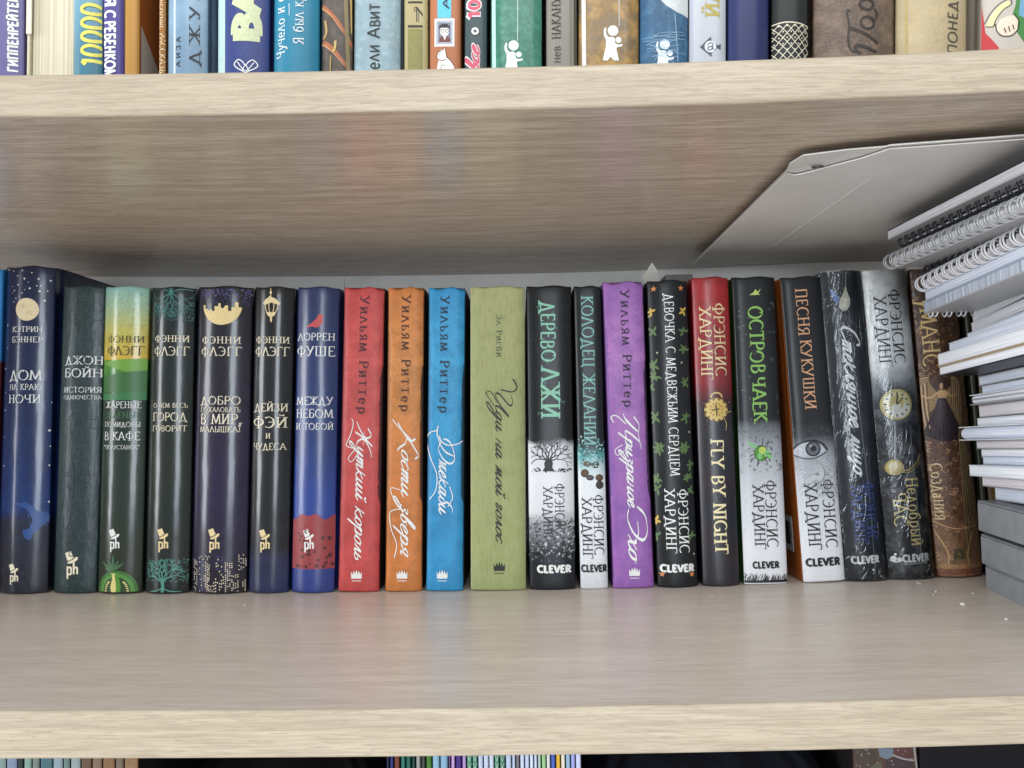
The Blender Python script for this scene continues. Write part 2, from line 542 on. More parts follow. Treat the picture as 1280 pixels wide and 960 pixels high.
# handwriting, x-height 1
HW = {
    'и': (.82, [[(.06, 1), (.02, .35), (.16, 0), (.36, .3), (.5, 1), (.46, .3), (.6, 0), (.86, .4)]]),
    'п': (.82, [[(.0, .6), (.12, 1), (.09, 0), (.14, .6), (.34, 1), (.46, .8), (.44, .25), (.58, 0), (.84, .4)]]),
    'т': (1.02, [[(.0, .6), (.1, 1), (.08, 0), (.14, .6), (.3, 1), (.38, .8), (.36, 0), (.42, .6), (.58, 1), (.68, .8), (.66, .2), (.78, 0), (1.04, .4)]]),
    'у': (.74, [[(.05, 1), (.03, .4), (.15, .12), (.35, .4), (.5, 1), (.4, -.3), (.2, -1), (.02, -.9), (.12, -.4), (.76, .4)]]),
    'к': (.76, [[(.12, 1.35), (.05, 0)], [(.56, 1), (.12, .5), (.42, .1), (.6, 0), (.78, .35)]]),
    'о': (.68, [[(.38, .96), (.12, .75), (.08, .2), (.3, 0), (.52, .3), (.5, .75), (.38, .96), (.5, .8), (.72, .85)]]),
    'р': (.78, [[(.0, .6), (.14, 1), (.0, -1.1)], [(.06, .4), (.3, 1), (.55, .8), (.5, .2), (.25, 0), (.5, .05), (.8, .4)]]),
    'л': (.72, [[(.0, .05), (.14, .2), (.36, 1), (.42, .2), (.54, 0), (.74, .4)]]),
    'ь': (.62, [[(.08, 1), (.05, .2), (.25, 0), (.45, .25), (.35, .55), (.1, .45)]]),
    'с': (.62, [[(.5, .85), (.3, 1), (.08, .6), (.1, .15), (.3, 0), (.64, .4)]]),
    'з': (.62, [[(.05, .9), (.25, 1), (.4, .8), (.2, .55), (.4, .3), (.3, -.5), (.05, -1.1), (-.12, -.8), (.1, -.2), (.64, .4)]]),
    'в': (.66, [[(.0, .3), (.28, 1.3), (.36, 1.9), (.24, 2.0), (.1, 1.2), (.08, .2), (.3, 0), (.48, .4), (.34, .8), (.7, .75)]]),
    'е': (.64, [[(.0, .35), (.3, .5), (.42, .8), (.28, 1), (.08, .6), (.12, .1), (.35, 0), (.66, .4)]]),
    'я': (.66, [[(.0, .0), (.3, .45), (.5, .5), (.3, .5), (.1, .7), (.25, 1), (.5, 1), (.46, .2), (.56, 0), (.68, .2)]]),
    'ж': (.92, [[(.0, .95), (.18, .95), (.2, .2), (.02, .05)], [(.42, 1), (.38, 0)], [(.2, .5), (.6, .5)], [(.8, .95), (.6, .95), (.58, .2), (.72, 0), (.94, .4)]]),
    'а': (.82, [[(.45, .85), (.22, 1), (.05, .5), (.15, .03), (.38, .3), (.52, 1), (.47, .2), (.6, 0), (.84, .4)]]),
    'б': (.66, [[(.42, .8), (.12, .75), (.08, .2), (.3, 0), (.5, .3), (.45, .8), (.18, 1.2), (.35, 1.85), (.8, 2.0)]]),
    'д': (.84, [[(.45, .85), (.22, 1), (.05, .5), (.15, .03), (.38, .3), (.52, 1), (.44, -.4), (.2, -1.3), (-.1, -1.5), (-.1, -1.0), (.3, -.2), (.86, .4)]]),
    'н': (.84, [[(.12, 1), (.05, 0)], [(.07, .5), (.46, .55)], [(.54, 1), (.48, .2), (.6, 0), (.86, .4)]]),
    'м': (.98, [[(.0, .0), (.1, .12), (.26, 1), (.34, .1), (.6, 1), (.62, .2), (.75, 0), (1.0, .4)]]),
    'г': (.56, [[(.0, .7), (.16, 1), (.34, .85), (.1, .2), (.25, 0), (.58, .4)]]),
    'х': (.74, [[(.0, .85), (.16, .95), (.42, .05), (.62, 0), (.76, .3)], [(.58, 1), (.02, 0)]]),
    'ц': (.84, [[(.06, 1), (.02, .35), (.16, 0), (.36, .3), (.5, 1), (.46, .3), (.55, 0), (.62, -.4), (.45, -.5), (.5, -.1), (.86, .4)]]),
    'ю': (1.0, [[(.1, 1), (.05, 0)], [(.07, .5), (.42, .5), (.6, .96), (.82, .7), (.78, .2), (.6, 0), (.42, .3), (.42, .7), (.6, .96)]]),
    'К': (1.5, [[(.1, 2.0), (.5, 1.2), (.2, .0), (-.1, -.5)], [(1.5, 1.9), (1.1, 2.4), (.8, 1.9), (.5, .9), (1.0, .5), (1.5, -.2), (1.9, -.6)]]),
    'Ж': (1.9, [[(-.1, 1.6), (.3, 2.1), (.8, 1.3), (.4, .4), (.0, .0)], [(1.1, 2.3), (.9, 1.2), (.9, -.2)], [(2.0, 2.2), (1.5, 2.0), (1.0, 1.1), (1.5, .2), (2.1, -.1)], [(.4, 1.1), (1.5, 1.0)]]),
    'Д': (1.7, [[(.7, 2.2), (.8, .9), (.3, 0), (-.2, .0), (.2, .25), (.9, -.1), (1.5, .5), (1.6, 1.5), (1.0, 2.2), (.2, 2.0), (-.3, 1.4), (-.2, .6)]]),
    'И': (1.8, [[(-.5, 2.6), (.1, 2.9), (.5, 2.3), (.2, .7), (.5, .0), (1.0, .6), (1.5, 2.3), (1.3, .7), (1.5, .0), (1.9, .4)]]),
    'П': (1.7, [[(-.3, -.2), (.2, .3), (.5, 2.0), (.3, 1.0), (.0, .0)], [(-.6, 1.4), (-.2, 2.2), (.8, 2.1), (1.9, 2.5)], [(1.3, 2.2), (1.1, .8), (1.2, .0), (1.8, .3)]]),
    'Э': (1.5, [[(-.6, 1.2), (-.4, 2.2), (.5, 2.4), (1.2, 1.8), (1.2, .7), (.6, .0), (-.1, .2)], [(.3, 1.2), (.9, 1.3), (1.3, 1.1)]]),
    'С': (1.2, [[(1.1, 1.7), (.8, 2.2), (.2, 1.6), (.1, .5), (.5, .0), (1.25, .5)]]),
    ' ': (.6, []),
}
HW['й'] = (HW['и'][0], HW['и'][1] + [[(.25, 1.55), (.4, 1.3), (.6, 1.6)]])


def ribbon(P, wf):
    """quads along a polyline; wf gives the pen's width for a direction"""
    n = len(P)
    L, Rr = [], []
    for i in range(n):
        a, b = P[max(0, i - 1)], P[min(n - 1, i + 1)]
        dx, dz = b[0] - a[0], b[1] - a[1]
        d = math.hypot(dx, dz) or 1
        w = wf(dx / d, dz / d, i / max(1, n - 1)) / 2
        L.append((P[i][0] - dz / d * w, P[i][1] + dx / d * w))
        Rr.append((P[i][0] + dz / d * w, P[i][1] - dx / d * w))
    return [[L[i], Rr[i], Rr[i + 1], L[i + 1]] for i in range(n - 1)]


def near_any(p, strokes, skip, tol=.05):
    for k, s in enumerate(strokes):
        if k == skip:
            continue
        for a, b in zip(s, s[1:]):
            dx, dy = b[0] - a[0], b[1] - a[1]
            q = dx * dx + dy * dy
            t = max(0, min(1, ((p[0] - a[0]) * dx + (p[1] - a[1]) * dy) / q)) if q else 0
            if math.hypot(p[0] - a[0] - t * dx, p[1] - a[1] - t * dy) < tol:
                return True
    return False


STY = {'serif': (.13, .05, 1), 'light': (.11, .045, 1), 'bserif': (.17, .065, 1), 'sans': (.13, .12, 0), 'bold': (.25, .23, 0), 'semi': (.19, .17, 0), 'heavy': (.34, .3, 0), 'hand': (.16, .07, 0)}


def glyphs(text, style, track=0.0, smallcaps=.78, rng=None, jit=0.0):
    """-> list of polygons in em units, total advance"""
    thick, thin, serif = STY[style]
    th = R_(18)
    x = 0.0
    out = []
    for ch in text:
        sc = 1.0
        key = ch
        if ch not in G and ch.upper() in G:
            key, sc = ch.upper(), smallcaps
        if key not in G:
            continue
        adv, st = G[key]
        jy = (rng.uniform(-jit, jit) if rng else 0)
        js = 1 + (rng.uniform(-jit, jit) if rng else 0)
        polys = []

        def wf(dx, dz, t):
            return (thin + (thick - thin) * min(1, abs(dz * math.cos(th) + dx * math.sin(th)) ** 1.2)) / sc ** .35
        for k, s in enumerate(st):
            if style in ('bold', 'heavy') and len(s) == 2:        # round the stroke ends off a little
                (ax, ay), (bx, by) = s
                d = math.hypot(bx - ax, by - ay)
                e = .06 / d
                s = [(ax - (bx - ax) * e, ay - (by - ay) * e), (bx + (bx - ax) * e, by + (by - ay) * e)]
            polys += ribbon(s, wf)
            if serif:
                for (p, q) in ((s[0], s[1]), (s[-1], s[-2])):
                    dx, dy = p[0] - q[0], p[1] - q[1]
                    d = math.hypot(dx, dy) or 1
                    if near_any(p, st, k):
                        continue
                    if abs(dy) / d > .55 and (abs(p[1]) < .2 or abs(p[1] - 1) < .1) and len(s) < 4:
                        hw = (.5 * thick + .1) / sc ** .3
                        y0, y1 = (p[1], p[1] + thin * 1.1) if p[1] < .5 else (p[1] - thin * 1.1, p[1])
                        polys.append([(p[0] - hw, y0), (p[0] + hw, y0), (p[0] + hw, y1), (p[0] - hw, y1)])
                    elif abs(dx) / d > .9 and abs(p[1] - .52) > .2:
                        sgn = 1 if p[1] < .5 else -1
                        o_ = .02 * (1 if dx > 0 else -1)
                        polys.append([(p[0] + o_ - .035, p[1] - sgn * .03), (p[0] + o_ + .035, p[1] - sgn * .03), (p[0] + o_ + .03, p[1] + sgn * .2), (p[0] + o_ - .0, p[1] + sgn * .2)])
        for pl in polys:
            out.append([(x + a * sc * js, b * sc * js + jy) for a, b in pl])
        x += adv * sc + .13 + track
    return out, x - .13 - track


def script(text, pen=.13, slant=.38, thin=.45):
    x = 0.0
    out = []

    def wf(dx, dz, t):
        return pen * (thin + (1 - thin) * abs(dz) ** 1.3) * (1 if .04 < t < .96 else .6)
    for ch in text:
        if ch not in HW:
            continue
        adv, st = HW[ch]
        for s in st:
            P = crom([(x + a + b * slant, b) for a, b in s], 5)
            out += ribbon(P, wf)
        x += adv
    return out, x


# ------------------------------------------------------------------ books
class Book:
    """hard or soft cover book standing on a shelf, spine towards -y, seen as TL, TR, BL, BR in the photo"""

    def __init__(s, name, TL, TR, BL, BR, Y=0.0, floor=sagf, sag=.0035, p=2.2, depth=.135, height=None, shrink=.0004):
        s.sag, s.p = sag, p
        bl, br, tl, tr = (atY(*q, Y) for q in (BL, BR, TL, TR))
        s.w = min((br - bl).length, (tr - tl).length + .004) - shrink
        mb, mt = (bl + br) / 2, (tl + tr) / 2
        s.lean = math.atan2(mt.x - mb.x, mt.z - mb.z)
        base = floor(mb.x) + s.w / 2 * abs(math.sin(s.lean)) + .0001
        s.h = height or ((mt - Vector((mb.x, Y, base))).length)
        s.Y = Y
        s.d = depth
        s.root = empty(name, (mb.x, Y, base), (0, s.lean, 0))
        s.inv = (Matrix.Translation(s.root.location) @ Matrix.Rotation(s.lean, 4, 'Y')).inverted()
        s.n = 0

    def L(s, px, py):
        q = s.inv @ atY(px, py, s.Y - s.sag * .75)
        return (q.x, q.z)

    def dy(s, x):
        u = min(1, abs(2 * x / s.w))
        return -s.sag * (1 - u ** s.p)

    def build(s, spine, board_l=None, board_r=None, t=.0022, wav=.0004, groove=True, pages=PAPER, hinge=True):
        board_l, board_r = board_l or spine, board_r or spine
        w, h, d = s.w, s.h, s.d
        nu = 20
        path = [(-w / 2, d), (-w / 2, .011)]
        if groove:
            path += [(-w / 2 + .0002, .009), (-w / 2 + .0009, .0065), (-w / 2 + .0004, .003)]
        us = [-1 + 2 * i / nu for i in range(nu + 1)]
        us = [math.copysign(abs(u) ** .8, u) for u in us]
        sp0 = len(path)
        path += [(u * w / 2, s.dy(u * w / 2)) for u in us]
        sp1 = len(path)
        if groove:
            path += [(w / 2 - .0004, .003), (w / 2 - .0009, .0065), (w / 2 - .0002, .009)]
        path += [(w / 2, .011), (w / 2, d)]
        n = len(path)
        rows = [0, .0005, .0016, .006, h * .25, h * .5, h * .75, h - .006, h - .0016, h - .0005, h]
        inn = [.0007, .00015, 0, 0, 0, 0, 0, 0, 0, .00015, .0007]
        V, F, mi = [], [], []
        for r, (z, e) in enumerate(zip(rows, inn)):
            for k, (x, y) in enumerate(path):
                zz = z
                if z > h * .9 and sp0 <= k < sp1:
                    zz = z - wav * (1 - math.cos(3.3 * math.pi * (k - sp0) / nu)) * (z / h) ** 8
                V.append((x * (1 - e * .5 / (w / 2)), y + e, zz))
        nr = len(rows)
        for r in range(nr - 1):
            for k in range(n - 1):
                a = r * n + k
                F.append((a, a + 1, a + n + 1, a + n))
                mi.append(0 if sp0 <= k < sp1 - 1 else (1 if k < sp0 else 2))
        # inner skin
        o = len(V)
        ipath = [(max(-w / 2 + t, min(w / 2 - t, x)), max(y, s.dy(x) + t if sp0 <= k < sp1 else y)) for k, (x, y) in enumerate(path)]
        for z in (0, h):
            for (x, y) in ipath:
                V.append((x, y, z - (.0005 if z else -.0005)))
        for k in range(n - 1):
            F.append((o + k + 1, o + k, o + n + k, o + n + k + 1))
            F.append((k, o + k, o + k + 1, k + 1))
            F.append(((nr - 1) * n + k, (nr - 1) * n + k + 1, o + n + k + 1, o + n + k))
            mi += [3, 0 if sp0 <= k < sp1 - 1 else (1 if k < sp0 else 2)] * 1 + [0 if sp0 <= k < sp1 - 1 else (1 if k < sp0 else 2)]
        F += [(0, (nr - 1) * n, o + n, o)[::-1], (n - 1, o + n - 1, o + 2 * n - 1, nr * n - 1)[::-1]]
        mi += [1, 2]
        s.cover = mesh('cover', V, F, [spine, board_l, board_r, pages], s.root, mi)
        for f, i in zip(s.cover.data.polygons, mi):
            f.use_smooth = i == 0 and abs(f.normal.z) < .9
        bm = bmesh.new()
        bbox_bm(bm, -w / 2 + t + .0001, w / 2 - t - .0001, .002, d - .004, .003, h - .0035, .0005, 1)
        frombm('page_block', bm, [pages], s.root)
        return s

    # ---- printed things
    def decal(s, name, polys, mats, off=.00008, label=None):
        """polys: (points, material index). Laid on the curved spine, cut so that they follow the curve"""
        bm = bmesh.new()
        s.n += 1
        for i, (P, m_) in enumerate(polys):
            lay = off + i * min(5e-6, 2.6e-4 / len(polys))
            if len(P) > 4:
                tr = tessellate_polygon([[Vector((a, b, 0)) for a, b in P]])
                vs = [bm.verts.new((a, -lay, b)) for a, b in P]
                for t3 in tr:
                    try:
                        f = bm.faces.new([vs[q] for q in t3])
                        f.material_index = m_
                    except ValueError:
                        pass
            else:
                try:
                    f = bm.faces.new([bm.verts.new((a, -lay, b)) for a, b in P])
                    f.material_index = m_
                except ValueError:
                    pass
        k = -s.w / 2 + .0012
        while k < s.w / 2:
            bmesh.ops.bisect_plane(bm, geom=bm.verts[:] + bm.edges[:] + bm.faces[:], plane_co=(k, 0, 0), plane_no=(1, 0, 0))
            k += .0025
        for sgn, lim in ((1, s.w / 2 - .0001), (-1, s.w / 2 - .0001)):
            bmesh.ops.bisect_plane(bm, geom=bm.verts[:] + bm.edges[:] + bm.faces[:], plane_co=(sgn * lim, 0, 0), plane_no=(sgn, 0, 0), clear_outer=True)
        for z_, sgn in ((.0012, -1), (s.h - .0016, 1)):
            bmesh.ops.bisect_plane(bm, geom=bm.verts[:] + bm.edges[:] + bm.faces[:], plane_co=(0, 0, z_), plane_no=(0, 0, sgn), clear_outer=True)
        for v in bm.verts:
            v.co.y += s.dy(v.co.x)
        bm.normal_update()
        for f in bm.faces:
            if f.normal.y > 0:
                f.normal_flip()
        for f in bm.faces:
            f.smooth = True
        o = frombm(name, bm, mats, s.cover)
        if label:
            o['label'] = label
        return o

    def _frame(s, a, b, cap):
        """local origin, direction and scale of a text line whose baseline runs a -> b (photo px)"""
        A, B = s.L(*a), s.L(*b)
        if abs(b[0] - a[0]) > abs(b[1] - a[1]):
            up, mode = 'h', (1, 0)
            z = (A[1] + B[1]) / 2
            org, ln_ = (A[0], z), B[0] - A[0]
            dirv, upv = (1, 0), (0, 1)
        elif b[1] > a[1]:
            x = (A[0] + B[0]) / 2
            org, ln_ = (x, A[1]), A[1] - B[1]
            dirv, upv = (0, -1), (1, 0)
        else:
            x = (A[0] + B[0]) / 2
            org, ln_ = (x, A[1]), B[1] - A[1]
            dirv, upv = (0, 1), (-1, 0)
        c0, c1 = s.L(a[0], a[1]), s.L(a[0] + cap, a[1])
        capm = abs(c1[0] - c0[0])
        return org, ln_, dirv, upv, capm

    def lines(s, rows, font='serif', track=.04, jit=0.0, seed=1):
        rng = random.Random(seed)
        out = []
        for r in rows:
            text, a, b, cap = r[:4]
            mi = r[4] if len(r) > 4 else 0
            ft = r[5] if len(r) > 5 else font
            if ft == 'script':
                pen = r[6] if len(r) > 6 else .16
                gp, adv = script(text, pen)
            else:
                gp, adv = glyphs(text, ft, track, rng=rng, jit=jit)
            org, ln_, dv, uv, cm = s._frame(a, b, cap)
            k = ln_ / adv
            for P in gp:
                out.append(([(org[0] + dv[0] * x * k + uv[0] * y * cm, org[1] + dv[1] * x * k + uv[1] * y * cm) for x, y in P], mi))
        return out

    def text(s, name, rows, mats, font='serif', track=.04, jit=0.0, off=.00016, seed=1):
        if not isinstance(mats, (list, tuple)):
            mats = [mats]
        return s.decal(name, s.lines(rows, font, track, jit, seed), mats, off)

    def px(s, pts):
        return [s.L(*p) for p in pts]

    def circ(s, cx, cy, r, n=28, ry=None):
        return s.px([(cx + r * math.cos(2 * math.pi * i / n), cy + (ry or r) * math.sin(2 * math.pi * i / n)) for i in range(n)])

    def stroke(s, pts, wpx, smooth=True, taper=None):
        P = s.px(crom(pts, 5) if smooth and len(pts) > 2 else pts)
        k = wpx / 1840 * (1 + (s.Y / .502))
        return ribbon(P, lambda dx, dz, t: k * (1 if taper is None else (1 - t) + taper * t))


def star(cx, cy, r, n=5, inner=.42, rot=90):
    return [(cx + (r if i % 2 == 0 else r * inner) * math.cos(R_(rot + i * 180 / n)), cy - (r if i % 2 == 0 else r * inner) * math.sin(R_(rot + i * 180 / n))) for i in range(2 * n)]


def hat_logo(b, x, y, mat, k=1.0):
    """small top hat over the letters p and h; x, y = px of the letters' middle and baseline"""
    P = []
    q = lambda pts: b.px([(x + a * k, y + c * k) for a, c in pts])
    P.append((q([(-5.0, -13.4), (-7.6, -21.0), (-1.6, -23.2), (1.4, -16.6), (-1.6, -14.4)]), 0))
    P.append((q([(-5.4, -11.6), (-3.0, -13.0), (.8, -14.8), (3.8, -17.4), (5.8, -16.8), (5.0, -14.4), (2.0, -12.2), (-1.4, -10.8), (-4.2, -10.6)]), 0))
    for pts in ([(-5, 4.6), (-5, -8)], [(-5, -6.6), (-1.2, -7), (-1.2, 0), (-5, 0)], [(1.4, 0), (1.4, -12)], [(1.4, -6.2), (4.8, -7), (4.8, 0)]):
        for a_, c_ in zip(pts, pts[1:]):
            P += [(r, 0) for r in b.stroke([(x + a_[0] * k, y + a_[1] * k), (x + c_[0] * k, y + c_[1] * k)], 1.8 * k, False)]
    return b.decal('publisher_emblem', P, [mat], .00016)


def crown_logo(b, x, y, mat, k=1.0):
    q = lambda pts: b.px([(x + a * k, y + c * k) for a, c in pts])
    P = [(q([(-6.5, -2), (-6.8, -10.5), (-4.6, -7), (-3, -12), (-1.6, -7.6), (0, -13), (1.6, -7.6), (3, -12), (4.6, -7), (6.8, -10.5), (6.5, -2)]), 0),
         (q([(-5.8, .4), (5.8, .4), (5.8, 1.3), (-5.8, 1.3)]), 0)]
    return b.decal('publisher_emblem', P, [mat], .00016)


def branch(b, rng, x, y, ang, ln_, wd, depth, out, mi=0, spread=32, lim=None, kids=2, shrink=.74):
    """a drawn tree: tapering twigs in photo px"""
    x2, y2 = x + ln_ * math.cos(R_(ang)), y - ln_ * math.sin(R_(ang))
    if lim and not (lim[0] < x2 < lim[1] and lim[2] < y2 < lim[3]):
        return
    mx, my = (x + x2) / 2 + rng.uniform(-.08, .08) * ln_, (y + y2) / 2 + rng.uniform(-.08, .08) * ln_
    out += [(r, mi) for r in b.stroke([(x, y), (mx, my), (x2, y2)], wd, True, .72)]
    if depth == 0:
        return
    for k in range(kids):
        da = spread * ((k / (kids - 1)) * 2 - 1 if kids > 1 else 0) + rng.uniform(-14, 14)
        branch(b, rng, x2, y2, ang + da, ln_ * shrink * rng.uniform(.8, 1.15), max(wd * .68, .5), depth - 1, out, mi, spread, lim, kids, shrink)


def dots(b, rng, n, x0, x1, y0, y1, r0, r1, mi=0, k=6):
    out = []
    for _ in range(n):
        x, y, r = rng.uniform(x0, x1), rng.uniform(y0, y1), rng.uniform(r0, r1)
        a0 = rng.uniform(0, 6)
        out.append((b.px([(x + r * math.cos(a0 + 2 * math.pi * i / k) * rng.uniform(.7, 1.2), y + r * math.sin(a0 + 2 * math.pi * i / k) * rng.uniform(.7, 1.2)) for i in range(k)]), mi))
    return out


def leaf(b, x, y, L_, ang, wd, mi):
    ca, sa = math.cos(R_(ang)), -math.sin(R_(ang))
    f = lambda t, o: (x + ca * t * L_ - sa * o * wd, y + sa * t * L_ + ca * o * wd)
    return (b.px([f(0, 0), f(.25, .8), f(.55, 1), f(.85, .5), f(1, 0), f(.85, -.5), f(.55, -1), f(.25, -.8)]), mi)


WHITE = ink('e9ebe8', .4)
CREAM = ink('efe6cb', .4)
GOLD = ink('e8d3a0', .35)
BLACK = ink('15161a', .45)


def fr(y, top, bot):                            # photo row -> share of the spine's height
    return max(0, min(1, (bot - y) / (bot - top)))


def st(top, bot, *ps):
    return sorted([(fr(y, top, bot), c) for y, c in ps])


BOARD_DARK = ink('1c1f24', .35)
GLOSS = dict(rough=.32, spec=.2, coat=.7, coatr=.15, bump=(42, .42, .0014))
SATIN = dict(rough=.36, spec=.3, coat=.12, coatr=.25, bump=(60, .2, .0008))
MATTE = dict(rough=.55, spec=.3)
row = 'books in the middle row on the shelf'

# -- sliver at the left edge of the picture
b = Book('book', (-46, 336), (4, 336), (-58, 746), (-5, 746), sag=.004)
b.build(spine_mat('spine_bright_blue', b.h, st(336, 746, (336, '2f7fc4'), (452, '2a74b8'), (458, '4a1c24'), (746, '2a1318')), b.w, .004, **SATIN))
tag(b.root, 'bright blue book with dark red lower half cut off by the picture edge', 'book', row)

# -- tall navy book with moon and stars
b = Book('book', (6, 334), (73, 333.5), (-3, 745), (60, 745), sag=.0055, p=2.0)
NAVY = dict(mott=((55, .35, '151a2c'), (300, .12, '39507f')), specks=((620, .735, .05, 1, 'a9b8d6', .5),), **GLOSS)
b.build(spine_mat('spine_night_navy', b.h, st(334, 745, (334, '121a38'), (450, '17244a'), (560, '162d60'), (640, '16346e'), (655, '23283a'), (745, '1d2029')), b.w, .05, 40, **NAVY), wav=.0006)
P = []
rng = random.Random(4)
for (x, y, r) in [(129, 115, 6), (194, 115, 6), (91, 100, 4), (155, 163, 6), (198, 176, 6), (242, 120, 5), (68, 75, 4), (120, 75, 4), (165, 85, 4), (94, 145, 5), (73, 173, 5), (117, 186, 4),
                  (230, 173, 4), (187, 150, 4), (82, 212, 4), (69, 230, 4), (218, 222, 7), (35, 66, 5), (62, 185, 3), (204, 149, 4), (148, 132, 3), (100, 200, 3), (130, 170, 3), (60, 152, 3),
                  (28, 345, 5), (27, 457, 4), (16, 562, 5), (17, 683, 4), (16, 771, 5), (11, 906, 4), (257, 515, 9), (258, 607, 6), (243, 732, 5), (247, 831, 5), (232, 872, 7), (236, 952, 5), (231, 1048, 5), (228, 1231, 6), (10, 1050, 5)]:
    P.append((b.px(star(x / 4, 320 + y / 4, r / 4 * 1.05, 5 if r > 6 else 4, .5)), 0))
b.decal('star_picture', P, [WHITE])
b.decal('moon_picture', [(b.circ(34.7, 387, 14.2), 0), (b.circ(38, 391, 4, 12, 3), 1), (b.circ(30, 383, 3, 12, 4), 1)], [ink('e9d8b0', .5), ink('dfcba0', .5)])
b.decal('land_picture', [(b.px([(x / 4, 540 + y / 4) for x, y in [(75, 355), (105, 356), (135, 348), (165, 372), (178, 392), (200, 400), (235, 420), (232, 450), (205, 462), (190, 488), (170, 500), (155, 540), (138, 536), (125, 525), (118, 490), (150, 480), (158, 455), (165, 440), (152, 410), (140, 385), (110, 370)]]), 0)]
        + dots(b, rng, 16, 36, 56, 640, 660, .5, 1.4, 0), [ink('284f90', .35)], .0001)
b.text('author_lettering', [('КЭТРИН', (16, 415), (52, 415), 6.6), ('БЭННЕР', (15.5, 428), (52.5, 428), 7)], WHITE)
b.text('title_lettering', [('ДОМ', (12.5, 475), (50.5, 475), 12), ('НА КРАЮ', (12, 487.5), (51, 487.5), 7.4), ('НОЧИ', (11, 503.5), (50, 503.5), 10)], WHITE)
hat_logo(b, 19.2, 726, CREAM, .95)
tag(b.root, 'tall navy book with cream moon above white stars and lettering', 'book', row)

# -- slate green book with embossed crosses
b = Book('book', (81, 357.5), (131, 357.5), (67, 741.5), (121, 741.5), sag=.0035, p=2.2)
b.build(spine_mat('spine_slate_cloth', b.h, st(357, 741, (357, '20302f'), (450, '2b3e40'), (560, '27393c'), (700, '1f3236'), (741, '20302f')), b.w, .05, mott=((70, .55, '22333a'), (500, .3, '4d6063'), (1500, .3, '1b2a2f')), rough=.42, spec=.3, coat=.25, coatr=.2, bump=(260, .3, .001)))
P = []
for (cx, cy) in ((105.7, 395), (99, 530), (93, 669.5), (103, 462), (96, 600)):
    for k in range(4):
        ca, sa = math.cos(k * math.pi / 2), math.sin(k * math.pi / 2)
        tr_ = lambda u, v: (cx + (u * ca - v * sa) * (.82 if k % 2 else 1), cy + u * sa + v * ca)
        for seg in ([(4, 3.2), (10, 5), (18, 5.6), (25, 7.5)], [(4, -3.2), (10, -5), (18, -5.6), (25, -7.5)], [(25, -7.5), (25, 7.5)]):
            q = [tr_(*s_) for s_ in seg]
            P += [(r, 0) for r in b.stroke(q, .7)]
            P += [(r, 1) for r in b.stroke([(x + .7, y + .7) for x, y in q], .45)]
        P += [(r, 0) for r in b.stroke([(cx + 15 * math.cos(t) * .9, cy + 15 * math.sin(t)) for t in [k * 1.57 + .5 + .06 * j for j in range(10)]], .6)]
    P += [(r, 0) for r in b.stroke([(cx + 2.6 * math.cos(t), cy + 2.6 * math.sin(t)) for t in [.45 * j for j in range(15)]], .7)]
b.decal('cross_picture', P, [ink('1a272c', .5), ink('4a5d60', .45)])  # dark lines with lighter offset copies paint the shading of the embossing
b.text('author_lettering', [('ДЖОН', (81.5, 455.5), (126.5, 455.5), 10.3), ('БОЙН', (80.5, 471.5), (126, 471.5), 10.6)], WHITE)
b.text('title_lettering', [('ИСТОРИЯ', (79.5, 490.5), (124.5, 490.5), 6.6), ('ОДИНОЧЕСТВА', (79, 499), (124.5, 499), 4.6)], WHITE)
hat_logo(b, 91.5, 717.5, CREAM, 1.25)
tag(b.root, 'slate green book with faint embossed crosses beside the tall navy book', 'book', row)

# -- green and yellow landscape with half tomato
b = Book('book', (132, 358.5), (187.5, 358.5), (121.5, 742), (178, 742), sag=.0045, p=2.0)
b.build(spine_mat('spine_meadow', b.h, st(358, 742, (358, '86b5ac'), (385, 'a2bd9a'), (415, 'c2bd62'), (451, 'd6b544'), (452.5, '6f9f3e'), (462, '4f8f3a'), (476, '3f7d38'), (492, '2c5a34'), (498, '33684a'), (503, '20362a'), (600, '24342a'), (742, '252b22')), b.w, .012, 28, mott=((420, .22, '202a20'),), **GLOSS))
q = b.px
b.decal('hill_picture', [(q([(128, 453), (150, 449.5), (187, 447.5), (187, 463), (160, 465), (130, 456)]), 0), (q([(127, 472), (150, 466), (187, 462), (187, 492), (127, 490)]), 1), (q([(126, 492), (187, 490), (187, 500), (126, 500)]), 2)],
        [ink('72a83c', .4), ink('386e35', .4), ink('2f7a45', .4)], .00006)
P = []
P.append((q([(121, 742)] + [(146 + 25 * math.cos(R_(a)), 742 - 29 * math.sin(R_(a)) ** .8) for a in range(176, 3, -8)] + [(171, 742)]), 0))
P.append((q([(125, 742)] + [(146 + 21.5 * math.cos(R_(a)), 742 - 25 * math.sin(R_(a)) ** .8) for a in range(176, 3, -8)] + [(167, 742)]), 1))
P.append((q([(128, 742)] + [(146 + 17 * math.cos(R_(a)), 742 - 21 * math.sin(R_(a)) ** .8) for a in range(176, 3, -8)] + [(163, 742)]), 2))
P.append((q([(141, 742), (139, 734), (141, 724), (144, 719), (143, 716), (150, 716), (148, 719), (151, 726), (152, 735), (150, 742)]), 1))
P.append((q([(139.8, 716), (145, 716.5), (144.3, 719.5), (146, 730), (146.2, 738), (143.5, 742), (140, 740), (138.6, 734), (140.5, 726), (141.6, 719)]), 3))
for k in range(12):
    t = R_(28 + k * 11) if k < 6 else R_(28 + (k - 6) * 11)
    sx = -1 if k < 6 else 1
    x, y = 146 + sx * (5 + 9 * math.sin(t)), 743 - 15 * math.cos(t * .9) * 1.15
    P.append((b.circ(x, y, 1.5, 8, .9), 3))
for (a, l) in ((35, 17), (60, 15), (88, 20), (115, 16), (145, 19), (165, 12)):
    P.append(leaf(b, 142, 713, l, a, 1.7, 4))
